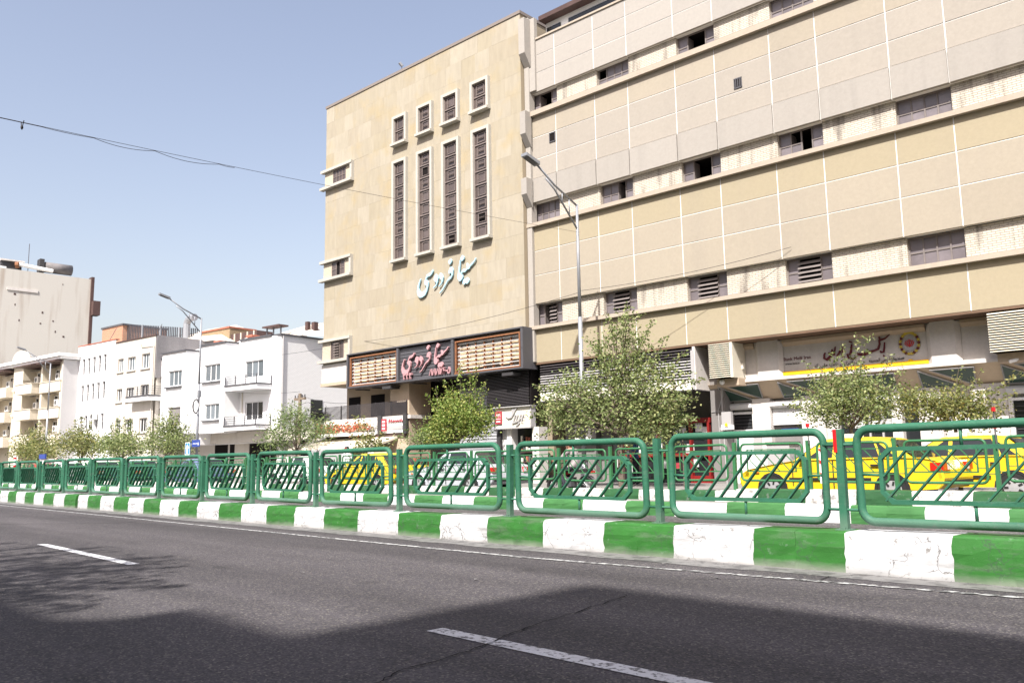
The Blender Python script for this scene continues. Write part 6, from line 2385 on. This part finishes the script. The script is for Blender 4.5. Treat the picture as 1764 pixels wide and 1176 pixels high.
# ---------------------------------------------------------------- trees
def make_tree(label, x, y, fork, blobs, lm, nleaf, ls, shoots=(), seed=1, zg=PAV, trunk_r=.09, lean=(0, 0), twigs=40, name='street_tree', cl=14, spread=.20, aspect=.62, up=.35):
    """trunk and limbs reaching the leaf clusters; crown of separate leaves"""
    rng = random.Random(seed)
    random.seed(seed * 7 + 1)
    t = thing(name, label, 'tree', (x, y, zg))
    tk = MB()
    fk = Vector((lean[0], lean[1], fork))
    tk.tube([(0, 0, -.05), (lean[0] * .3 + rng.uniform(-.03, .03), lean[1] * .3, fork * .5), fk], trunk_r, 8, r1=trunk_r * .75)
    lf = MB()
    clusters = []
    tot = sum(b[6] for b in blobs)
    for (cx, cy, cz, rx, ry, rz, w) in blobs:
        k = int(nleaf / cl * w / tot)
        for _ in range(k):
            d = Vector((rng.gauss(0, 1), rng.gauss(0, 1), rng.gauss(0, 1))).normalized()
            r = rng.random() ** .42
            clusters.append(Vector((cx + d.x * rx * r, cy + d.y * ry * r, cz + d.z * rz * r)))
    # limbs
    limbs = []
    for b in blobs:
        for _ in range(2):
            e = Vector((b[0] + rng.uniform(-.5, .5) * b[3], b[1] + rng.uniform(-.5, .5) * b[4], b[2] + rng.uniform(-.2, .5) * b[5]))
            m = fk.lerp(e, .5) + Vector((rng.uniform(-.12, .12), rng.uniform(-.12, .12), rng.uniform(-.05, .15)))
            tk.tube([fk - Vector((0, 0, .05)), m, e], trunk_r * .5, 6, r1=trunk_r * .15)
            limbs += [m, m.lerp(e, .5), e]
    for _ in range(min(twigs, len(clusters))):
        c = rng.choice(clusters)
        s = min(limbs, key=lambda p: (p - c).length)
        tk.tube([s, s.lerp(c, .5) + Vector((rng.uniform(-.06, .06), rng.uniform(-.06, .06), .04)), c], trunk_r * .16, 4, r1=.005)
    for c in clusters:
        dirn = Vector((rng.gauss(0, 1), rng.gauss(0, 1), rng.gauss(.2, .8))).normalized()
        for q in range(cl):
            p = c + Vector((rng.gauss(0, spread), rng.gauss(0, spread), rng.gauss(0, spread * .8))) + dirn * rng.uniform(-spread, spread) * 1.4
            leaf_quad(lf, p, ls * rng.uniform(.7, 1.25), ls * aspect * rng.uniform(.8, 1.2), up)
    for (sx, sy, z0, ex, ey, z1) in shoots:
        a, b = Vector((sx, sy, z0)), Vector((ex, ey, z1))
        L = (b - a).length
        tk.tube([fk.lerp(a, .3), a, a.lerp(b, .5) + Vector((rng.uniform(-.05, .05), 0, 0)), b], trunk_r * .2, 5, r1=.006)
        for q in range(int(L / .017)):
            u = rng.random()
            p = a.lerp(b, u) + Vector((rng.gauss(0, .07), rng.gauss(0, .07), rng.gauss(0, .04)))
            leaf_quad(lf, p, ls * rng.uniform(.8, 1.25), ls * aspect, up)
    tk.build('trunk', bark_m, t)
    lf.build('crown', lm, t)
    return t

# blobs: dx, dy, dz above the foot, radii, weight.  shoots: from (x, y, z) to (x, y, z)
big = make_tree('tallest dusty green tree, in front of the tan building and its street lamp', -17.55, 22.3, 1.75,
    [(.2, 0, 2.6, 2.3, 1.7, .8, 3.2), (-1.7, 0, 2.5, 1.6, 1.3, .9, 2.0), (1.5, 0, 2.3, 1.5, 1.2, 1.1, 2.0), (-.1, 0, 3.5, 2.2, 1.4, .75, 2.8), (.15, 0, 4.4, 1.15, .9, .8, 1.4), (-3.0, .2, 2.7, 1.0, .7, .6, 1.0), (-2.2, 0, 3.4, .8, .7, .5, .6), (.35, 0, 5.3, .42, .5, .55, .4), (1.2, 0, 4.0, .75, .8, .7, .7), (2.2, 0, 3.2, .6, .7, .6, .45), (1.3, -.3, 1.75, 1.0, .9, .5, .8)],
    leaf_dusty, 12500, .112, [(-.5, 0, 4.0, -1.0, .1, 4.9), (1.4, 0, 4.0, 2.0, 0, 4.8), (-2.8, 0, 2.8, -4.2, 0, 2.5), (-1.8, 0, 3.4, -2.6, 0, 4.1), (2.4, 0, 3.2, 3.4, 0, 3.3), (.3, 0, 5.2, .5, 0, 6.1), (2.0, 0, 2.0, 2.9, 0, 2.2), (-1.6, -.4, 3.2, -3.4, -.5, 3.6), (-2.4, 0, 2.2, -3.7, 0, 1.75), (1.0, -.4, 4.2, 1.9, -.5, 5.3), (-.6, 0, 4.4, -1.5, .1, 5.2), (1.8, -.5, 2.6, 3.3, -.6, 2.7), (.0, -.2, 5.0, -.3, -.2, 5.8), (1.6, .2, 3.4, 2.6, .2, 4.3), (-1.0, -.6, 2.0, -1.6, -.8, 1.5), (.8, -.6, 1.9, 1.0, -.8, 1.3)], 3, trunk_r=.12, twigs=150, cl=16, spread=.18)
bright = make_tree('bright green pollarded tree with upright shoots before the cinema sign', -25.9, 22.3, 1.75,
    [(.1, 0, 2.25, 1.45, 1.2, .62, 3), (.35, 0, 2.7, 1.35, 1.1, .6, 2.4), (-.9, 0, 2.0, .8, .8, .4, 1), (1.2, 0, 2.5, .7, .7, .6, .9), (.2, 0, 3.2, 1.0, .8, .5, 1.1)],
    leaf_bright, 8200, .11, [(-.9, 0, 2.6, -1.9, 0, 3.75), (-1.0, 0, 2.8, -1.3, 0, 4.05), (-.3, 0, 3.2, -.75, 0, 4.25), (.0, 0, 3.2, -.25, 0, 4.2), (.35, 0, 3.3, .25, 0, 4.85), (.8, 0, 3.2, .85, 0, 4.45), (1.1, 0, 3.1, 1.25, 0, 4.75), (1.4, 0, 3.0, 1.75, 0, 4.0), (1.5, 0, 2.5, 2.25, 0, 3.0), (1.3, 0, 2.1, 2.1, 0, 2.2), (-.6, 0, 3.0, -.5, 0, 3.9)], 5, trunk_r=.085, cl=12, spread=.17)
make_tree('grey green tree with tall shoots across the bank sign', -9.75, 22.3, 1.65,
    [(.0, 0, 2.1, 1.4, 1.0, .42, 2.4), (-.6, 0, 2.4, 1.0, .8, .5, 1.4), (.6, 0, 2.4, .9, .8, .5, 1.3), (.0, 0, 2.8, .9, .7, .45, 1.2)],
    leaf_dusty, 6400, .085, [(-.8, 0, 2.5, -1.15, 0, 3.55), (-.5, 0, 2.5, -.75, 0, 3.4), (-.1, 0, 2.9, -.05, 0, 3.85), (.15, 0, 2.9, .35, 0, 4.1), (.3, 0, 2.9, .65, 0, 4.05), (.75, 0, 2.6, 1.2, 0, 3.5), (-1.2, 0, 2.2, -1.85, 0, 2.35), (-.3, 0, 2.8, -.35, 0, 3.7), (.9, 0, 2.4, 1.5, 0, 3.1)], 8, trunk_r=.06, cl=11, spread=.14)
make_tree('low bushy tree with bare twigs right of the bank sign', -7.15, 22.3, 1.6,
    [(-.1, 0, 2.05, .95, .9, .5, 2.4), (.45, 0, 1.95, .7, .7, .5, 1.4), (-.75, 0, 2.2, .55, .6, .4, 1)],
    leaf_olive, 4200, .085, [(.3, 0, 2.2, .75, 0, 2.95), (.5, 0, 2.1, 1.5, 0, 2.75), (.1, 0, 2.3, .2, 0, 3.0), (.6, 0, 2.0, 1.4, 0, 2.3)], 9, trunk_r=.055, cl=11, spread=.14, twigs=70)
make_tree('leafy branch tree mostly outside the right edge', -4.75, 22.0, 2.2,
    [(.55, 0, 4.7, .5, .5, .6, 1)], leaf_bright, 260, .11, [(.3, 0, 4.4, .02, 0, 4.75)], 10, trunk_r=.06, cl=8, spread=.15, twigs=8)
make_tree('sparse dark tree with open shoots before the white shop fascia', -31.9, 22.3, 1.2,
    [(.0, 0, 1.6, 1.0, .9, .5, 2), (.5, 0, 1.4, .6, .6, .4, 1)],
    leaf_olive, 1000, .12, [(-.3, 0, 1.8, -1.2, 0, 3.1), (-.1, 0, 1.8, -.6, 0, 3.1), (-.6, 0, 1.6, -1.6, 0, 2.3), (.1, 0, 1.8, .3, 0, 2.6), (.5, 0, 1.6, 1.0, 0, 2.3)], 12, trunk_r=.06, cl=9, spread=.16)
fern = make_tree('feathery fine leaved tree between the white building and the cinema', -38.6, 22.4, 1.6,
    [(.2, 0, 2.9, 2.0, 1.5, .75, 2.6), (-1.9, 0, 2.1, 1.2, 1.0, .6, 1.5), (1.5, 0, 2.5, 1.3, 1.1, .5, 1.2), (-.1, 0, 3.4, .9, .9, .5, .8)],
    leaf_fern, 3600, .21, (), 14, trunk_r=.08, lean=(.1, 0), twigs=60, cl=16, spread=.24, aspect=.24, up=.9)
make_tree('small feathery sapling beside the bright pollarded tree', -28.6, 22.6, 1.5,
    [(.0, 0, 2.0, 1.1, .8, .38, 1), (.7, 0, 1.8, .6, .6, .3, .5)], leaf_fern, 1100, .2, (), 15, trunk_r=.05, cl=14, spread=.2, aspect=.24, up=.9, name='sapling')
make_tree('little fern leaved sapling by the grey pier', -15.3, 22.6, 1.6,
    [(.0, 0, 2.05, .38, .35, .28, 1)], leaf_fern, 220, .16, (), 16, trunk_r=.03, cl=9, spread=.11, aspect=.26, up=.9, name='sapling')
make_tree('leafy tree below the white balconies next to the left street lamp', -54.8, 22.5, 1.5,
    [(.0, 0, 2.6, 2.1, 1.7, .9, 3), (.3, 0, 3.4, 1.4, 1.2, .7, 1.6), (-1.8, 0, 2.3, 1.2, 1.1, .7, 1), (1.8, 0, 2.3, 1.1, 1.1, .7, 1)],
    leaf_dusty, 4200, .15, [(.2, 0, 3.6, .3, 0, 4.7), (-.8, 0, 3.2, -1.1, 0, 4.4), (1.0, 0, 3.2, 1.4, 0, 4.3)], 18, trunk_r=.09, cl=13, spread=.22)
make_tree('leafy tree in front of the cream building with the cement gable', -62.9, 22.5, 1.5,
    [(.0, 0, 2.4, 2.3, 1.7, .8, 3), (-1.4, 0, 2.7, 1.3, 1.2, .8, 1.3), (1.5, 0, 2.5, 1.3, 1.2, .8, 1.3)],
    leaf_dusty, 3800, .16, [(-.8, 0, 3.0, -1.0, 0, 4.5), (.4, 0, 3.0, .5, 0, 4.4), (1.4, 0, 3.0, 1.6, 0, 4.2), (-2, 0, 3, -2.2, 0, 4.1)], 19, trunk_r=.09, cl=13, spread=.24)
make_tree('round bright tree in front of the plain white building', -71.4, 22.5, 1.5,
    [(.0, 0, 2.7, 2.6, 1.9, 1.2, 3), (-1.3, 0, 3.1, 1.5, 1.3, .9, 1.2), (1.7, 0, 2.6, 1.6, 1.3, .9, 1.2)],
    leaf_olive, 4200, .17, [(0, 0, 3.6, 0, 0, 4.9), (-1.4, 0, 3.6, -1.6, 0, 4.8), (1.4, 0, 3.4, 1.7, 0, 4.5)], 20, trunk_r=.1, cl=13, spread=.27)
make_tree('wide dusty tree in front of the ornate cream building', -82.6, 22.4, 1.5,
    [(.0, 0, 2.6, 3.2, 2.2, 1.1, 3), (-2.0, 0, 2.6, 1.8, 1.5, .9, 1.2), (2.2, 0, 2.4, 1.7, 1.4, .9, 1.2), (-.6, 0, 3.6, 1.6, 1.4, .7, 1)],
    leaf_olive, 4600, .18, [(-1.6, 0, 3.4, -1.9, 0, 4.6), (.4, 0, 3.6, .3, 0, 4.9)], 21, trunk_r=.1, cl=13, spread=.3)

# ---------------------------------------------------------------- behind the viewer: what throws the shadows on the near road
near_tree = make_tree('street tree on the near pavement whose leafy shadow streaks the road', -9.3, -2.6, 3.0,
    [(.0, 0, 7.4, 2.3, 1.4, 1.2, 3), (-1.6, -.2, 6.6, 1.5, 1.1, .9, 1.3), (1.2, .1, 6.8, 1.3, 1.0, .8, 1.1), (-3.4, 0, 6.9, 1.6, 1.1, .9, 1.0)],
    leaf_olive, 2300, .15, [(-.8, 0, 6.6, .9, .2, 8.8), (2.0, .1, 6.4, 3.3, .2, 6.6), (1.6, .2, 6.8, 3.0, .4, 7.8), (-2.4, .2, 7.0, -2.0, .4, 9.2), (-4.2, .2, 6.6, -4.6, .4, 8.4), (1.2, 0, 7.2, 2.6, .2, 8.2), (.6, 0, 7.6, 1.6, .2, 9.0), (-.4, .3, 7.8, .4, .4, 9.3), (1.4, 0, 6.6, 2.9, .1, 7.0), (-1.6, 0, 7.4, -1.4, .2, 9.0), (-3.2, 0, 7.4, -3.2, .2, 8.8)], 25, zg=.13, trunk_r=.15, cl=12, spread=.24)
bk = thing('near_side_building', 'stepped tall building across the road whose shadow covers the near asphalt', 'building', (0, -12, 0))
ratio = math.tan(SUN_EL) / math.cos(SUN_AZ)
def hh(y): return (y + 12) * ratio
mb = MB()
side = math.sin(SUN_AZ) / math.tan(SUN_EL)
XA = -5.1 + side * hh(5.2)
XB = -7.35 + side * hh(2.9)
mb.box(XA, 34, -14, 0, 0, hh(6.75))
mb.box(XB, XA, -14, 0, 0, hh(3.40))
mb.box(-40, XB, -14, -.02, 0, hh(2.45))
mb.build('wall', wallc, bk)
mb = MB()
mb.prism([(XA - .5, hh(3.40)), (XA, hh(3.40)), (XA, hh(5.6))], -6, -.05)
mb.prism([(XB - .8, hh(2.45)), (XB, hh(2.45)), (XB, hh(3.0))], -6, -.05)
mb.build('stair_parapet', wallc, bk)
for i in range(9):
    for j in range(5):
        MB().box(-36 + i * 3.6, -34.4 + i * 3.6, -.02, .03, 2.5 + j * 3.2, 4.2 + j * 3.2).build('window', dark_glass, bk)
